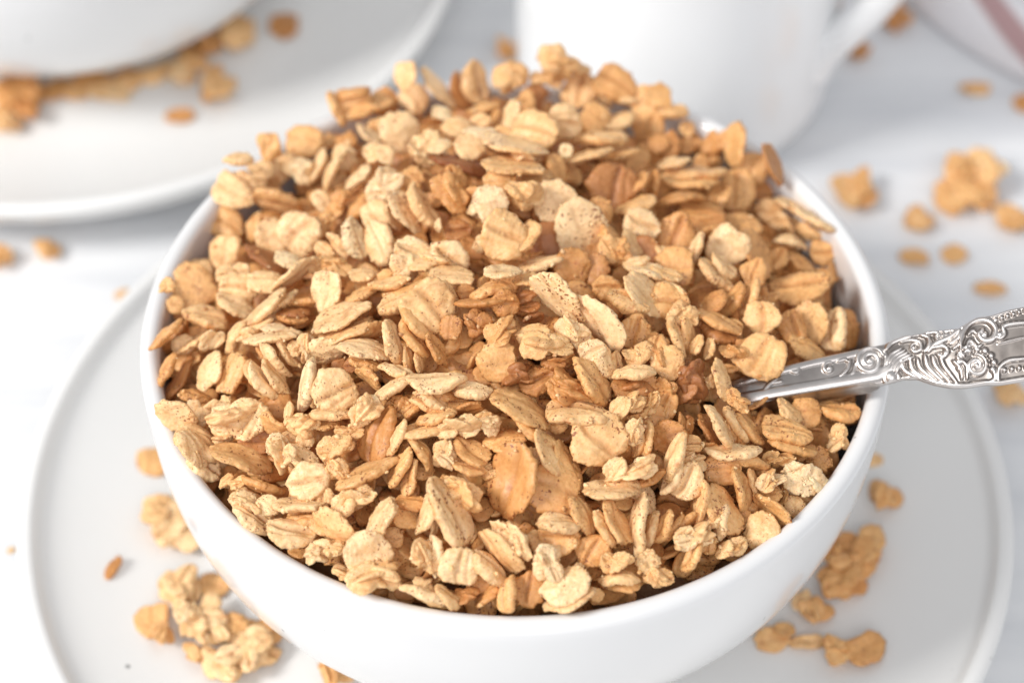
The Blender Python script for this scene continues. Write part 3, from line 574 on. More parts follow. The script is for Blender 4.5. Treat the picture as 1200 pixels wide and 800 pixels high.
# ------------------------------------------------------------------ oat flake shapes (unit length along x)
def ico(n):
    import bmesh
    b = bmesh.new(); bmesh.ops.create_icosphere(b, subdivisions=n, radius=1.0); b.verts.ensure_lookup_table()
    V = np.array([v.co[:] for v in b.verts]); F = np.array([[v.index for v in f.verts] for f in b.faces]); b.free(); return V, F
ICO = {n: ico(n) for n in (2, 4, 5, 6)}
WRATIO = {'f': .78, 'g': .72, 'r': .64, 'c': .84}
THICK = {'f': .135, 'g': .23, 'r': .17, 'c': .26}
BRAN = [None]
def flake_shape(kind, seed, lvl):
    V, F = ICO[lvl]; V = V.copy(); r_ = np.random.RandomState(seed); u = lambda a, b: r_.uniform(a, b)
    x, y, z = V.T; rho = np.hypot(x, y) + 1e-9; phi = np.arctan2(y, x)
    rr = rho ** .6; hz = np.sign(z) * np.abs(z) ** .95
    cp = np.stack([np.cos(phi), np.sin(phi), 0 * phi], 1)
    out = 1 + .12 * vnoise(cp * 1.3 + seed, seed) + .06 * vnoise(cp * 4 + seed, seed + 3) + .03 * vnoise(cp * 11 + seed, seed + 5) + .02 * vnoise(cp * 24, seed + 6)
    if kind == 'c': out = out + .11 * vnoise(cp * 3 + seed, seed + 7) + .05 * vnoise(cp * 8, seed + 8)
    X = np.cos(phi) * rr * out; Y = np.sin(phi) * rr * out
    k = u(.0, .25) * (1 if r_.rand() < .5 else -1); Y = Y * (1 - k * X * .6)
    W = WRATIO[kind]; T = THICK[kind] * u(.9, 1.15)
    y0 = u(-.1, .1) + u(-.08, .08) * np.sin(3 * X)
    Z = hz * T * (1 + .22 * vnoise(np.stack([X * 2.2 + seed, Y * 2.6, hz], 1), seed + 2))
    # creases of the rolled grain
    if kind == 'g': d, wd = u(.7, .95), u(.10, .15)
    elif kind == 'f': d, wd = u(.2, .75), u(.06, .10)
    elif kind == 'r': d, wd = u(.2, .7), u(.12, .18)
    else: d, wd = u(.0, .4), u(.08, .14)
    fade = np.clip(1.15 - np.abs(X) ** 3, 0, 1)
    bran = np.clip(d * np.exp(-((Y - y0) / (wd * .9)) ** 2) * fade * 1.5 + .35 * np.clip((rho - .80) / .2, 0, 1) ** 2, 0, 1)
    Z = Z * (1 - d * np.exp(-((Y - y0) / wd) ** 2) * fade)
    if kind in 'gc' or r_.rand() < .4:
        y1 = y0 + u(.3, .5) * (1 if r_.rand() < .5 else -1); Z = Z * (1 - .4 * d * np.exp(-((Y - y1 - .1 * np.sin(2 * X)) / .08) ** 2))
    P = np.stack([X, Y * W, Z], 1) * .5
    # broken end
    if kind in 'fc' and r_.rand() < .45:
        c0 = u(.26, .4); cut = c0 + .05 * vnoise(P * 14, seed + 21); P[:, 0] = np.where(P[:, 0] > cut, cut + (P[:, 0] - cut) * .12, P[:, 0])
    # rolled, cupped and twisted
    kx, ky, tw = u(-.25, .25), u(-.4, .6), u(-.35, .35)
    if kind == 'r': kx, ky = u(-.45, .45), u(-.3, .5)
    P[:, 2] += kx * P[:, 0] ** 2 + ky * P[:, 1] ** 2 + tw * P[:, 0] * P[:, 1] + .035 * vnoise(P * 3.2 + 9, seed + 11)
    P[:, 1] += u(-.25, .25) * P[:, 0] ** 2
    # surface relief: bran wrinkles along the grain, meal stuck on
    nrm = np.stack([X * .25, Y * .35, np.sign(hz) * np.abs(hz) ** .5], 1); nrm /= np.linalg.norm(nrm, axis=1)[:, None] + 1e-9
    wr = vnoise(P * [7, 26, 18] + seed, seed + 31) * .002
    gr = fbm(P * 22 + seed, seed + 41, 3) * .006
    if kind == 'c':
        wr = wr + np.abs(fbm(P * 6.5 + seed, seed + 51, 3)) * .055 - .03; gr = gr * 1.7
    lump = np.clip(vnoise(P * 12 + 3, seed + 61) - .42, 0, 1) * (.06 if kind == 'c' else .035)
    P = P + nrm * (wr + gr + lump)[:, None]
    P[:, 0] /= np.ptp(P[:, 0]) ; P -= (P.max(0) + P.min(0)) / 2 * [1, 1, 1]
    BRAN[0] = bran
    return P, F
def clump_shape(seed, lvl):
    """several flakes baked into one body: the outermost of overlapping lens shapes in every direction"""
    D, F = ICO[lvl]; r_ = np.random.RandomState(seed); u = lambda a, b: r_.uniform(a, b)
    D = D * [1, 1, .55]; D = D / np.linalg.norm(D, axis=1)[:, None]
    best = np.full(len(D), .05); base = u(0, 6.28)
    for k in range(r_.randint(4, 7)):
        sa = np.array([u(.30, .42), u(.23, .32), u(.075, .115)])
        a1, a2, a3 = base + u(-1.2, 1.2), u(-.55, .55), u(-.6, .6)
        Rz = np.array([[math.cos(a1), -math.sin(a1), 0], [math.sin(a1), math.cos(a1), 0], [0, 0, 1]])
        Ry = np.array([[math.cos(a2), 0, math.sin(a2)], [0, 1, 0], [-math.sin(a2), 0, math.cos(a2)]])
        Rx = np.array([[1, 0, 0], [0, math.cos(a3), -math.sin(a3)], [0, math.sin(a3), math.cos(a3)]])
        M = Rz @ Ry @ Rx; c = np.array([u(-.55, .55), u(-.5, .5), u(-.75, .75)]); c /= max(1, np.linalg.norm(c) / .85)
        d = (D @ M) / sa; A = (d * d).sum(1); B = d @ c; disc = B * B - A * (c @ c - 1)
        t = (B + np.sqrt(np.maximum(disc, 0))) / A
        t = t * (1 + .10 * vnoise(D * 4 + k * 7 + seed, seed + k))
        best = np.maximum(best, t)
    P = D * best[:, None]
    g = .013 * fbm(P * 13 + seed, seed + 41, 3) + .012 * np.abs(vnoise(P * [9, 22, 15] + seed, seed + 5)) + .05 * np.clip(vnoise(P * 15 + 3, seed + 61) - .38, 0, 1)
    P = P + D * g[:, None]
    P -= (P.max(0) + P.min(0)) / 2; P /= np.ptp(P[:, 0])
    s = np.sort(best); BRAN[0] = np.clip(1 - best / np.median(best), 0, 1) * .0 + .8 * np.clip(-fbm(D * 3 + seed, seed + 9, 2), 0, 1)
    return P, F
NV = {'f': 16, 'g': 12, 'r': 12, 'c': 14}
FLAKE = {k: [] for k in NV}; FW_ = {}
for k, n in NV.items():
    for s in range(n):
        P, F = clump_shape(40 + s * 7, 5) if k == 'c' and s % 7 else flake_shape(k, 100 * ord(k) % 977 + s * 13, 5)
        me = mesh_from('oat_flake', P, F); at_ = me.attributes.new('bran', 'FLOAT', 'POINT'); at_.data.foreach_set('value', BRAN[0].astype(np.float32)); me.materials.append(M_OAT); FLAKE[k].append(me); FW_[me.name] = (np.ptp(P[:, 1]), np.ptp(P[:, 2]))
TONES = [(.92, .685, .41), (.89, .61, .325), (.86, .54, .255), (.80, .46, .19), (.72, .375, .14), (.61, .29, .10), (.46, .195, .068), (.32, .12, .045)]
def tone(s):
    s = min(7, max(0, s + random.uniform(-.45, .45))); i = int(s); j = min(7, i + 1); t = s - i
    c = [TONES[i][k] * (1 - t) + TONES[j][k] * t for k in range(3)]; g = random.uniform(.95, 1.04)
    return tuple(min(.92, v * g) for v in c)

# ------------------------------------------------------------------ the heap's mean surface
EDGE = [(-180, -5), (-135, -1.5), (-90, -.5), (-60, -2), (-30, -4), (0, -6), (35, -9), (60, -6), (90, -2), (125, -4), (150, -8), (180, -5)]
def heap_h(x, y):
    rho = math.hypot(x, y); a = math.degrees(math.atan2(y, x)); e_ = np.interp(a, [p[0] for p in EDGE], [p[1] for p in EDGE])
    q = min(1., rho / 62.5); return RIM + e_ + 19 * (1 - q * q) ** .85 + 4 * (y / 62) * (1 - q ** 4)
def heap_hit(px, py):
    d = ray(px, py); d = d / np.linalg.norm(d); best = None
    for t in np.arange(250, 480, .7):
        P = CAM + d * t; rho = math.hypot(P[0], P[1])
        if rho > 61: continue
        g = P[2] - heap_h(P[0], P[1])
        if best is None or g < best[0]: best = (g, P)
        if g <= 0: break
    if best is None:                                   # passes outside the rim: the nearest point over it
        P = on_plane(px, py, RIM); rho = math.hypot(P[0], P[1]); P = P * [61.5 / rho, 61.5 / rho, 1]; P[2] = RIM + 1.5; return P
    P = best[1].copy()
    if best[0] > 6: P[2] -= 0
    return P
VX, VY, VZ = RT, UP, -FW
placed = []                                            # (object, world matrix) for later crumbs
def put(me, parent, name, Mw, col, origin):
    o = bpy.data.objects.new(name, me); C.objects.link(o); o.color = (*col, 1)
    if parent is not None:
        o.parent = parent; o.matrix_basis = Matrix.Translation(-Vector(origin)) @ Mw
    else: o.matrix_basis = Mw
    placed.append((me, Mw, col)); return o
def frame(ax, n, L, sy, sz, P):
    ax = ax / np.linalg.norm(ax); n = n - ax * (n @ ax); n = n / np.linalg.norm(n); b = np.cross(n, ax)
    M = Matrix(((ax[0] * L, b[0] * sy, n[0] * sz, P[0]), (ax[1] * L, b[1] * sy, n[1] * sz, P[1]), (ax[2] * L, b[2] * sy, n[2] * sz, P[2]), (0, 0, 0, 1 / MM)))
    M = M * MM; M[3][3] = 1.0; return M
def heap_flake(px, py, a, b, ang, shade, kind, order, size_gain=1.12):
    if kind == 'f' and random.random() < .25: kind = 'g'
    P = heap_hit(px, py); dist = (P - CAM) @ FW; mmpp = dist / FPX
    L = a * mmpp * size_gain; me = random.choice(FLAKE[kind]); w0, t0 = FW_[me.name]; ratio = min(1.05, b / a * (1.2 if kind == 'r' else 1.34))
    A = R(ang); ax = VX * math.cos(A) + VY * math.sin(A); perp = -VX * math.sin(A) + VY * math.cos(A)
    if perp @ np.array([0, 0, 1.]) < 0: perp = -perp
    if random.random() < .12: perp = -perp
    sy = 1.0
    if ratio >= w0: sy = ratio / w0 * 1.02; tau = R(random.uniform(4, 16))
    else:
        tau = next((t for t in np.arange(0, 1.5, .02) if w0 * math.cos(t) + t0 * math.sin(t) * .9 <= ratio), 1.4)
        if tau > 1.0: tau = 1.0 + (tau - 1.0) * .8
    n = VZ * math.cos(tau) + perp * math.sin(tau)
    oz = R(random.uniform(-16, 16)); ax = ax * math.cos(oz) + VZ * math.sin(oz); n = n - ax * (n @ ax)
    if math.hypot(P[0], P[1]) > 53: L *= .93
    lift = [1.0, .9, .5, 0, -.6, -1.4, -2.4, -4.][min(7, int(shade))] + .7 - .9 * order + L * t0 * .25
    s_th = max(.85, min(1.25, 9. / L))
    P = P + VZ * lift
    L_ = L / math.cos(oz)
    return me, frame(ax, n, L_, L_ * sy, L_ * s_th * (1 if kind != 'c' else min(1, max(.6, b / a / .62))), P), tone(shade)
for line in HEAP.strip().split('\n'):
    lab, fl = line.split('|'); items = []
    for k, f_ in enumerate(fl.split(';')):
        v = f_.split(); x, y, a, b, an, sh = [float(t) for t in v[:6]]
        if v[6] == 'c' and a >= 34:
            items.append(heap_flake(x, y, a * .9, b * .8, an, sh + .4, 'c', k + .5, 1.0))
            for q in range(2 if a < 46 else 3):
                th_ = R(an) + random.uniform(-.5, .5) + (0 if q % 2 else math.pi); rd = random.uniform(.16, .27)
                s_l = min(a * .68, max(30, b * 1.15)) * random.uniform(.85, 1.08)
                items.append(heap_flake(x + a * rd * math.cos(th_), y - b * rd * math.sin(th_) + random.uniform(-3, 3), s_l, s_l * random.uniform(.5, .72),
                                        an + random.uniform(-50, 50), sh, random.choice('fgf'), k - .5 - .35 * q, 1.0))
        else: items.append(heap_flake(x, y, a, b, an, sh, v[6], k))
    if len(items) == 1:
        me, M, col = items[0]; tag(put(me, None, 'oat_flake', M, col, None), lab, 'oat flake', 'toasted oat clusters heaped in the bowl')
    else:
        org = items[0][1].translation.copy(); e_ = bpy.data.objects.new('oat_cluster', None); C.objects.link(e_); e_.location = org; e_.empty_display_size = .003
        tag(e_, lab, 'oat cluster', 'toasted oat clusters heaped in the bowl')
        for me, M, col in items: put(me, e_, 'flake', M, col, org)
n_heap = len(placed)

# ------------------------------------------------------------------ scattered bits on the plates and the table
def surf_flake(px, py, a, b, ang, shade, kind, order, base, ctr):
    P = on_plane(px, py, base)
    if ctr is not None:
        for _ in range(4): P = on_plane(px, py, plate_h(math.hypot(P[0] - ctr[0], P[1] - ctr[1])))
    z0 = P[2]; A = R(ang); h = 4.0
    g = lambda dx, dy: on_plane(px + dx, py + dy, z0) - P
    ax = g(math.cos(A) * h, -math.sin(A) * h) / h; pe = g(math.sin(A) * h, math.cos(A) * h) / h
    L = np.linalg.norm(ax) * a; W = np.linalg.norm(pe) * b
    if W > L: ax, pe, L, W = pe, ax, W, L
    me = random.choice(FLAKE[kind]); w0, t0 = FW_[me.name]
    th = max(.8, min(1.2, 8. / L)); lift = L * t0 * th * .5 + order * 1.5
    n = np.array([random.uniform(-.12, .12), random.uniform(-.16, .06), 1.]) if order == 0 else np.array([random.uniform(-.35, .35), random.uniform(-.5, .15), 1.])
    return me, frame(ax, n, L, W / w0, L * th, P + [0, 0, lift]), tone(shade)
for line in SCATTER.strip().split('\n'):
    where, lab, fl = line.split('|'); items = []
    base, ctr = {'P': (5.8, (0, 0)), 'Q': (5.8, (-109, 168)), 'T': (0., None)}[where]
    for f_ in fl.split(';'):
        v = f_.split(); x, y, a, b, an, sh = [float(t) for t in v[:6]]; od = float(v[7]) if len(v) > 7 else 0; sh = max(1, sh - 1.4)
        if v[6] == 'c':
            items.append(surf_flake(x, y, a * .8, b * .8, an, sh, 'c', od, base, ctr))
            for q in range(4 if a > 48 else 3):
                th_ = q * 2.3 + random.uniform(-.4, .4); s_l = max(22, min(a * .66, 36)) * random.uniform(.85, 1.1)
                items.append(surf_flake(x + a * .24 * math.cos(th_), y - b * .22 * math.sin(th_), s_l, s_l * random.uniform(.6, .78), random.uniform(0, 180), sh + random.uniform(-.7, .7), random.choice('fg'), od + .5 + .55 * q, base, ctr))
        else: items.append(surf_flake(x, y, a, b, an, sh, v[6], od, base, ctr))
    grp = {'P': 'oat pieces fallen on the front plate', 'Q': 'oat pieces fallen on the back plate', 'T': 'oat pieces scattered on the table'}[where]
    if len(items) == 1:
        me, M, col = items[0]; tag(put(me, None, 'oat_flake', M, col, None), lab, 'oat flake', grp)
    else:
        org = items[0][1].translation.copy(); e_ = bpy.data.objects.new('oat_cluster', None); C.objects.link(e_); e_.location = org; e_.empty_display_size = .003
        tag(e_, lab, 'oat cluster', grp)
        for me, M, col in items: put(me, e_, 'flake', M, col, org)

# ------------------------------------------------------------------ the granola below the top layer, one uncountable mass
LOW = [flake_shape(k, 500 + s, 3 if 3 in ICO else 4) for k, s in ()]
ICO[9] = ico(4)
LOW = [flake_shape(k, 500 + 7 * s, 9) for k in 'fgrc' for s in range(6)]
Vs, Fs, Cs = [], [], []; off = 0
def add_bulk(P, F, M, col):
    global off
    M = np.array(M); V = P @ M[:3, :3].T + M[:3, 3]; Vs.append(V); Fs.append(F + off); Cs.append(np.tile([*col, 1.], (len(V), 1))); off += len(V)
ICO[8] = ico(3); SMALL = [flake_shape(k, 900 + 7 * s, 8) for k in 'fgr' for s in range(5)]
for i in range(1900):
    small = i >= 1200
    rho = 58.5 * math.sqrt(random.random()); a = random.uniform(0, 2 * math.pi); x, y = rho * math.cos(a), rho * math.sin(a)
    dep = 5.8 + 8.0 * random.random() ** 1.2 if not small else random.uniform(4.2, 6.6)
    z = heap_h(x, y) - dep
    L = random.uniform(7, 10.5) if not small else random.uniform(4, 7); P, F = random.choice(SMALL if small else LOW)
    ax = np.array([random.gauss(0, 1), random.gauss(0, 1), random.gauss(0, .35)]); n = np.array([random.gauss(0, .55), random.gauss(0, .55) - .2, 1.])
    if abs(ax @ n) > .97 * np.linalg.norm(ax) * np.linalg.norm(n): n = n + [1, 0, 0]
    lim = 60.5 - max(0, L / 2 - 2.5)
    if rho > lim: x, y = x * lim / rho, y * lim / rho
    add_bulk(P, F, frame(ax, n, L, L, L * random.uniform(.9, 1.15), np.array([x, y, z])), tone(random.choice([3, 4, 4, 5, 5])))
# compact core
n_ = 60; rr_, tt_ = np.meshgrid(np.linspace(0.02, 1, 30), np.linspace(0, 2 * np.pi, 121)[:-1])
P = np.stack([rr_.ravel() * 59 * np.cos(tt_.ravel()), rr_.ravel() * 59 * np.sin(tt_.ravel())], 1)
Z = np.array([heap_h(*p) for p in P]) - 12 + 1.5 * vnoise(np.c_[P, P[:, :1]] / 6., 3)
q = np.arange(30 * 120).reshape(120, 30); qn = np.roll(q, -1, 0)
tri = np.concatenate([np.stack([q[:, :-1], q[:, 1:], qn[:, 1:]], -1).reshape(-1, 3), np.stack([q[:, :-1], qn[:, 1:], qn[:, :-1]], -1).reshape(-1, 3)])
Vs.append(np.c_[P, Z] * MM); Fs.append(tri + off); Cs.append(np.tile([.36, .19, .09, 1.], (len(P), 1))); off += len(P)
me = mesh_from('packed_oats', np.concatenate(Vs), np.concatenate(Fs)); ca = me.color_attributes.new('tone', 'FLOAT_COLOR', 'POINT')
ca.data.foreach_set('color', np.concatenate(Cs).astype(np.float32).ravel())
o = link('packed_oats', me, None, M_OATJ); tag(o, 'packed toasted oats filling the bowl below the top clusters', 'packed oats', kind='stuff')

# ------------------------------------------------------------------ sugar and oat crumbs stuck on the flakes
Vs, Fs, Cs = [], [], []; off = 0
CR = []
for s in range(8):
    V, F = ICO[2]; CR.append((V * (1 + .35 * fbm(V * 1.7 + s, 70 + s, 2))[:, None] * .5, F))
for i in range(4200):
    k_ = random.randrange(n_heap); me, M, col = placed[k_]; vi = random.randrange(len(me.vertices)); v = me.vertices[vi]
    w = M @ v.co; nn = (M.to_3x3() @ v.normal).normalized()
    if nn.dot(Vector(VZ)) < .15: continue
    s = (.22 + .62 * random.random() ** 2.6) * MM
    ax = np.array([random.gauss(0, 1) for _ in range(3)]); n = np.array([random.gauss(0, 1) for _ in range(3)])
    P, F = random.choice(CR); wp = np.array(w + nn * s * .15) / MM
    cc = tone(random.choice([0, 0, 1, 1, 2, 4])) if random.random() < .86 else (.25, .07, .025)
    cc = tuple(.5 * a_ + .5 * b_ for a_, b_ in zip(cc, col))
    add_bulk(P, F, frame(ax, n, s / MM * 1.3, s / MM, s / MM * .8, wp), cc)
me = mesh_from('sugar_crumbs', np.concatenate(Vs), np.concatenate(Fs)); ca = me.color_attributes.new('tone', 'FLOAT_COLOR', 'POINT')
ca.data.foreach_set('color', np.concatenate(Cs).astype(np.float32).ravel())
o = link('sugar_crumbs', me, None, M_OATJ); tag(o, 'tiny sugar and oat crumbs stuck all over the granola', 'crumbs', kind='stuff')
# ------------------------------------------------------------------ silver spoon with a scrolled handle
m, nt, bs = new_mat('tarnished_silver'); M_SILVER = m
bs.inputs['Metallic'].default_value = 1.0
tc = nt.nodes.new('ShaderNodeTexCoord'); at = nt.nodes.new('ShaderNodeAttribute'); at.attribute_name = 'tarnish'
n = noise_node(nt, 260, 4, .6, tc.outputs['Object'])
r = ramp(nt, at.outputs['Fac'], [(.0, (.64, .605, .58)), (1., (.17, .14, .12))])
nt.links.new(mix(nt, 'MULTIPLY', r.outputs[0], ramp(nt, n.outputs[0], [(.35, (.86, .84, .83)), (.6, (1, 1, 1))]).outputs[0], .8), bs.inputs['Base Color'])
rr = nt.nodes.new('ShaderNodeMapRange'); rr.inputs[3].default_value = .24; rr.inputs[4].default_value = .42; nt.links.new(n.outputs[0], rr.inputs[0]); nt.links.new(rr.outputs[0], bs.inputs['Roughness'])
bump(nt, bs, n.outputs[0], .12, .0002)

# outline of the handle, in the zoomed drawing's units (u along, v across), traced upper and lower edge
def zx(X, Y): return (860 + X / 3.529, 340 + Y / 3.529)
top_e = [zx(*p) for p in [(-212, 440), (-60, 392), (60, 352), (310, 290), (560, 236), (630, 222), (700, 192), (770, 182), (830, 170), (930, 160), (1000, 118), (1070, 105), (1130, 84), (1200, 70), (1300, 60), (1420, 90), (1520, 150), (1556, 196), (1570, 222)]]
bot_e = [zx(*p) for p in [(-212, 515), (-60, 492), (60, 505), (330, 450), (560, 410), (610, 392), (645, 388), (700, 372), (760, 372), (830, 395), (900, 408), (960, 408), (1040, 396), (1100, 396), (1200, 380), (1300, 375), (1420, 340), (1520, 280), (1556, 244), (1570, 225)]]
NU, NVv = 900, 170
ux = np.linspace(800, 860 + 1560 / 3.529, NU)
ty = np.interp(ux, [p[0] for p in top_e], [p[1] for p in top_e]); by = np.interp(ux, [p[0] for p in bot_e], [p[1] for p in bot_e])
ker = np.ones(9) / 9; pad = lambda a: np.convolve(np.pad(a, 4, 'edge'), ker, 'valid'); ty, by = pad(ty), pad(by)
vv = np.linspace(0, 1, NVv); YY = ty[:, None] + (by - ty)[:, None] * vv[None]; XX = np.repeat(ux[:, None], NVv, 1)
PX = (XX - 860) * 3.529; PY = (YY - 340) * 3.529           # drawing units: 3.529 per photo pixel
H = np.zeros_like(PX)
def stroke(pts, w, h, sm=True):
    global H
    if sm: w = w * 1.15
    P = catmull([np.array([a, b, 0.]) for a, b in pts], 6)[:, :2] if sm and len(pts) > 2 else np.array(pts, float)
    lo, hi = P.min(0) - 3 * w, P.max(0) + 3 * w; msk = (PX > lo[0]) & (PX < hi[0]) & (PY > lo[1]) & (PY < hi[1])
    if not msk.any(): return
    Q = np.stack([PX[msk], PY[msk]], 1); D = np.full(len(Q), 1e9)
    L = len(P) - 1
    for i in range(L):
        a, b = P[i], P[i + 1]; ab = b - a; t = np.clip(((Q - a) @ ab) / (ab @ ab + 1e-9), 0, 1); ww = 1.0 - .55 * abs(2 * (i + .5) / L - 1) ** 3 if sm else 1
        D = np.minimum(D, np.hypot(*(Q - a - t[:, None] * ab).T) / ww)
    pr = h * np.sqrt(np.clip(1 - (D / w) ** 2, 0, 1)); H[msk] = np.maximum(H[msk], pr)
def spiral(cx, cy, r0, turns, w, h, a0=0, sgn=1, bead=True):
    n_ = int(16 * turns) + 2; pts = []
    for i in range(n_):
        t = i / (n_ - 1); r_ = r0 * (1 - .86 * t); a = R(a0) + sgn * t * turns * 2 * math.pi; pts.append((cx + r_ * math.cos(a), cy - r_ * math.sin(a)))
    stroke(pts, w, h)
    if bead: dome(cx, cy, w * 1.15, h * 1.25)
def dome(cx, cy, r_, h):
    global H
    D = np.hypot(PX - cx, PY - cy) / r_; H = np.maximum(H, h * np.sqrt(np.clip(1 - D * D, 0, 1)))
edge_d = np.minimum(YY - ty[:, None], by[:, None] - YY) * 3.529
# polished rails along both edges of the shank
stroke([(-212, 455), (-60, 408), (60, 368), (310, 306), (560, 252)], 17, .55, False); stroke([(-212, 510), (-60, 470), (60, 448), (330, 402), (590, 358), (640, 330)], 24, .75, False)
stroke([(270, 318), (262, 340), (240, 342)], 9, .5); stroke([(120, 425), (150, 392), (178, 372)], 9, .5); stroke([(170, 388), (196, 382)], 7, .5)
stroke([(400, 372), (470, 358), (520, 345)], 8, .4)
spiral(392, 328, 26, 1.1, 8, .6, 60, 1); spiral(560, 298, 60, 2.1, 12, .95, 20, 1)
for s in ([(440, 360), (470, 330), (480, 295)], [(455, 372), (492, 345), (500, 310)], [(430, 300), (455, 290), (470, 300)], [(515, 352), (560, 368), (600, 350)], [(600, 245), (625, 265), (622, 320), (600, 350)]): stroke(s, 8, .6)
dome(648, 364, 26, 1.15); stroke([(618, 352), (625, 385), (660, 395), (682, 370), (670, 338)], 7, .6)
for k in range(5): stroke([(632 + k * 9, 312 + k * 10), (650 + k * 12, 270 + k * 8), (694 + k * 12, 246 + k * 9)], 7.5, .75 + .05 * k)
stroke([(628, 250), (650, 222), (690, 204), (730, 196)], 12, .9); stroke([(690, 222), (730, 212), (765, 222), (770, 250), (745, 262), (728, 250)], 9, .9)
spiral(742, 244, 20, 1, 6, .7, 0, 1)
stroke([(770, 190), (800, 200), (805, 230), (785, 262)], 10, .85); stroke([(790, 180), (830, 176), (850, 190)], 10, .8); spiral(846, 196, 24, 1.4, 7, .8, 90, -1)
stroke([(800, 262), (830, 228), (880, 205), (930, 168)], 11, .95); stroke([(820, 246), (862, 238), (880, 258), (862, 282), (838, 272)], 10, .95); dome(872, 268, 14, 1.)
spiral(878, 192, 18, 1, 6, .7, 180, 1); stroke([(890, 230), (920, 205), (936, 176)], 9, .85); stroke([(905, 250), (935, 222), (950, 190)], 8, .8)
for k in range(6): stroke([(694 + k * 31, 300 - k * 5 - 8 * (k % 2)), (706 + k * 32, 340 - k * 4), (770 + k * 30, 374 + k * 3)], 11.5 - .7 * (k % 3), 1.0 - .04 * k)
stroke([(700, 372), (760, 366), (830, 386), (900, 398), (960, 398), (1040, 386), (1100, 386), (1200, 370), (1300, 362)], 12, .8, False)
stroke([(905, 300), (935, 330), (940, 370)], 9, .85); stroke([(925, 285), (960, 320), (962, 372)], 8, .8)
stroke([(936, 262), (940, 190), (985, 135), (1045, 130), (1080, 168), (1066, 208), (1030, 214), (1010, 190), (1028, 168)], 13, 1.05); dome(1034, 190, 15, 1.1)
stroke([(955, 262), (972, 215), (1000, 240), (1024, 232)], 8, .8); stroke([(968, 190), (985, 172), (998, 186)], 8, .8); stroke([(940, 160), (975, 128), (1010, 116)], 9, .8)
spiral(1000, 318, 46, 1.7, 11, 1.05, 100, -1)
for a in range(-20, 201, 27): dome(1000 + 72 * math.cos(R(a)), 312 - 62 * math.sin(R(a)), 15, .85)
stroke([(928, 320), (922, 280), (945, 246), (990, 232)], 7, .7); stroke([(1070, 330), (1078, 370), (1050, 386)], 9, .8)
stroke([(1092, 376), (1094, 330), (1128, 300), (1180, 292), (1240, 286)], 9, .9)
for k in range(6): dome(1116 + 30 * k, 336 - 4 * k, 11, .9)
for k in range(7): dome(1080 + 24 * k, 128 - 8 * k, 11, .9)
stroke([(1074, 190), (1096, 206), (1116, 188), (1110, 158), (1150, 146), (1220, 142), (1290, 150)], 10, .95); dome(1098, 190, 12, 1.)
stroke([(1090, 226), (1140, 214), (1200, 200)], 5, .35); spiral(1260, 210, 50, 1.6, 11, 1., 30, 1); spiral(1390, 220, 56, 1.8, 12, 1., 200, -1); spiral(1480, 250, 30, 1.3, 9, .9, 90, 1)
for k in range(5): stroke([(1290 + k * 26, 330 - k * 8), (1310 + k * 24, 300 - k * 8), (1345 + k * 22, 290 - k * 8)], 8, .8)
edge_r = np.clip(1 - np.abs(edge_d - 7) / 8, 0, 1); wide = np.clip((PX - 640) / 60, 0, 1)
H = np.maximum(H, .55 * np.sqrt(edge_r) * wide)
for _ in range(5): H[1:-1, 1:-1] = (H[1:-1, 1:-1] * 2 + H[:-2, 1:-1] + H[2:, 1:-1] + H[1:-1, :-2] + H[1:-1, 2:]) / 6
H *= np.clip((PX + 40) / 170, 0, 1) ** .7 * np.clip((1570 - PX) / 30, 0, 1)
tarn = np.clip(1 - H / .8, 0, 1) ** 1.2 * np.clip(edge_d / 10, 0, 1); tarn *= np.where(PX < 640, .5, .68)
# the handle's centre line rises out of the bowl over the rim
zc = np.interp(ux, [800, 843, 880, 960, 1040, 1120, 1200, 1305], [54, 59.5, 61.8, 63.8, 66.6, 70.5, 74.5, 79.5]); zc = np.convolve(np.pad(zc, 40, 'edge'), np.ones(81) / 81, 'valid')
NRM = np.array([-.10, -.42, .90]); NRM /= np.linalg.norm(NRM)
V = np.zeros((NU, NVv, 3))
for i in range(NU):
    c0 = on_plane(ux[i], (ty[i] + by[i]) / 2, zc[i])        # centre of this cross-section
    for_n = NRM; nd = for_n @ c0
    y0, y1 = ty[i], by[i]
    for j, yy in ((0, y0), (NVv - 1, y1)):
        d = ray(ux[i], yy); t = (nd - for_n @ CAM) / (for_n @ d); V[i, j] = CAM + d * t
    V[i] = V[i, 0] + (V[i, -1] - V[i, 0]) * vv[:, None]
crown = (1 - (2 * vv - 1) ** 2)
mm_per = 1 / (3.529 * 6.9)
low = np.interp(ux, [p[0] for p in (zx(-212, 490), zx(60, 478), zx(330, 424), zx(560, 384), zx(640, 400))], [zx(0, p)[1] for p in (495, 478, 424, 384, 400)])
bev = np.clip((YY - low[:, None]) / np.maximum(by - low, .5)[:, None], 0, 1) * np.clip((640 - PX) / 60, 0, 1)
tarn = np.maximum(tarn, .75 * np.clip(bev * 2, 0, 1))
V += NRM * (-2.2 * bev ** .8 + H * (1 - bev) * .68 + (crown[None] * .35 + np.clip(edge_d / 8, 0, 1) ** .5 * .35) * np.clip((1570 - PX) / 40, 0, 1))[..., None]
bot = V[:, ::6].copy(); jj = vv[::6]; edge_b = np.sin(np.pi * jj)
th = 1.9 + .0 * ux; base = V[:, :1] + (V[:, -1:] - V[:, :1]) * jj[None, :, None]
cap = np.sqrt(np.clip((NU - 1 - np.arange(NU)) / 25., 0, 1))[:, None, None]
bot = base - NRM * (.9 + 1.5 * edge_b[None, :, None]) * cap; bot[:, 0] += (bot[:, 1] - bot[:, 0]) * .3; bot[:, -1] += (bot[:, -2] - bot[:, -1]) * .3
nb = bot.shape[1]
I = np.arange(NU * NVv).reshape(NU, NVv); J = NU * NVv + np.arange(NU * nb).reshape(NU, nb)
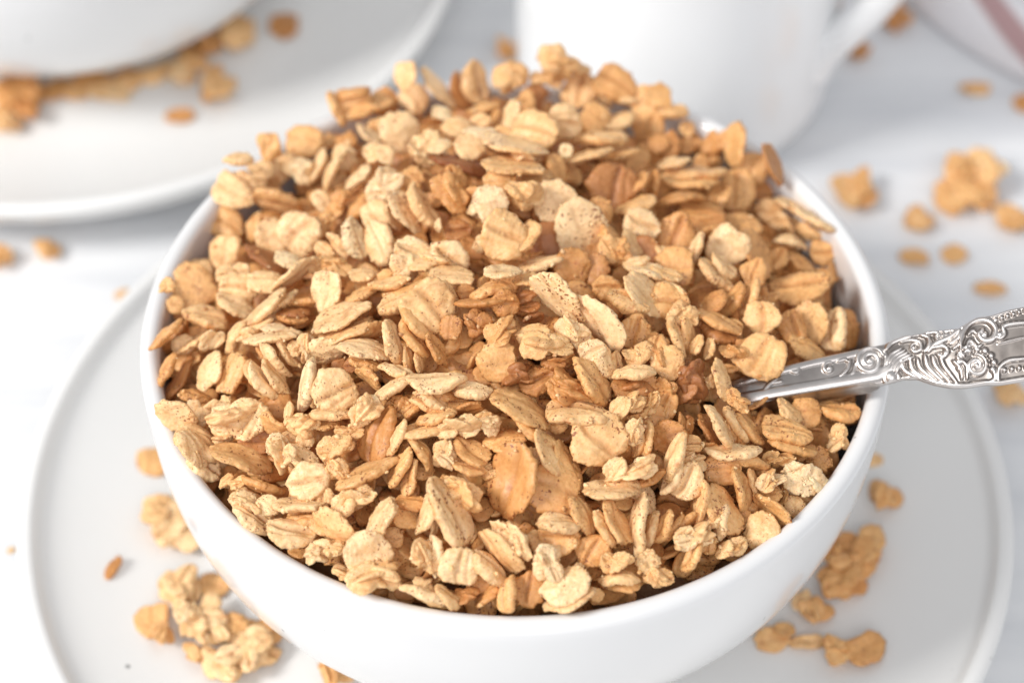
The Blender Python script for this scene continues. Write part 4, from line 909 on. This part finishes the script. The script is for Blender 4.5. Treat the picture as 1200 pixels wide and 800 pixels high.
q = lambda A: np.stack([A[:-1, :-1], A[1:, :-1], A[1:, 1:], A[:-1, 1:]], -1).reshape(-1, 4)
strip = lambda a, b: np.stack([a[:-1], a[1:], b[1:], b[:-1]], -1)
F = np.concatenate([q(I)[:, ::-1], q(J), strip(I[:, 0], J[:, 0])[:, ::-1], strip(I[:, -1], J[:, -1])])
allV = np.concatenate([V.reshape(-1, 3), bot.reshape(-1, 3)])
spoon = bpy.data.objects.new('spoon', None); C.objects.link(spoon); spoon.empty_display_size = .01
org = allV.mean(0); spoon.location = tuple(org * MM); tag(spoon, 'ornate silver spoon with scrolled handle stuck into the granola', 'spoon')
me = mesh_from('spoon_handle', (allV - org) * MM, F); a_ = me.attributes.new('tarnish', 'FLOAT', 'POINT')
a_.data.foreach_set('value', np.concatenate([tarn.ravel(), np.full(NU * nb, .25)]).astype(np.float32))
import bmesh
b_ = bmesh.new(); b_.from_mesh(me); bmesh.ops.recalc_face_normals(b_, faces=b_.faces); b_.to_mesh(me); b_.free()
me.polygons.foreach_set('use_smooth', np.ones(len(me.polygons), dtype=bool))
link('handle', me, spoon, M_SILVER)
# the buried bowl of the spoon
s0 = V[0].mean(0); dirn = V[0].mean(0) - V[40].mean(0); dirn /= np.linalg.norm(dirn); side = np.cross(NRM, dirn); side /= np.linalg.norm(side)
g = 28; S_, T_ = np.meshgrid(np.linspace(0, 1, g), np.linspace(-1, 1, g), indexing='ij')
Lb = 46; wdt = 2.6 + 10.5 * np.sin(np.pi * np.clip((S_ - .16) / .84, 0, 1)) ** .6 * (S_ > .16); dp = -6.5 * (wdt / 13) * (1 - T_ ** 2) - 14 * S_ * 0
Bv = s0 + dirn * (S_ * Lb)[..., None] + side * (T_ * wdt)[..., None] + NRM * (dp - 1.)[..., None] - np.array([0, 0, 1.]) * (10 * S_ ** 1.5)[..., None]
K = np.arange(g * g).reshape(g, g); me = mesh_from('spoon_bowl', (Bv.reshape(-1, 3) - org) * MM, q(K))
o = link('spoon_bowl', me, spoon, M_SILVER); so = o.modifiers.new('thickness', 'SOLIDIFY'); so.thickness = .001
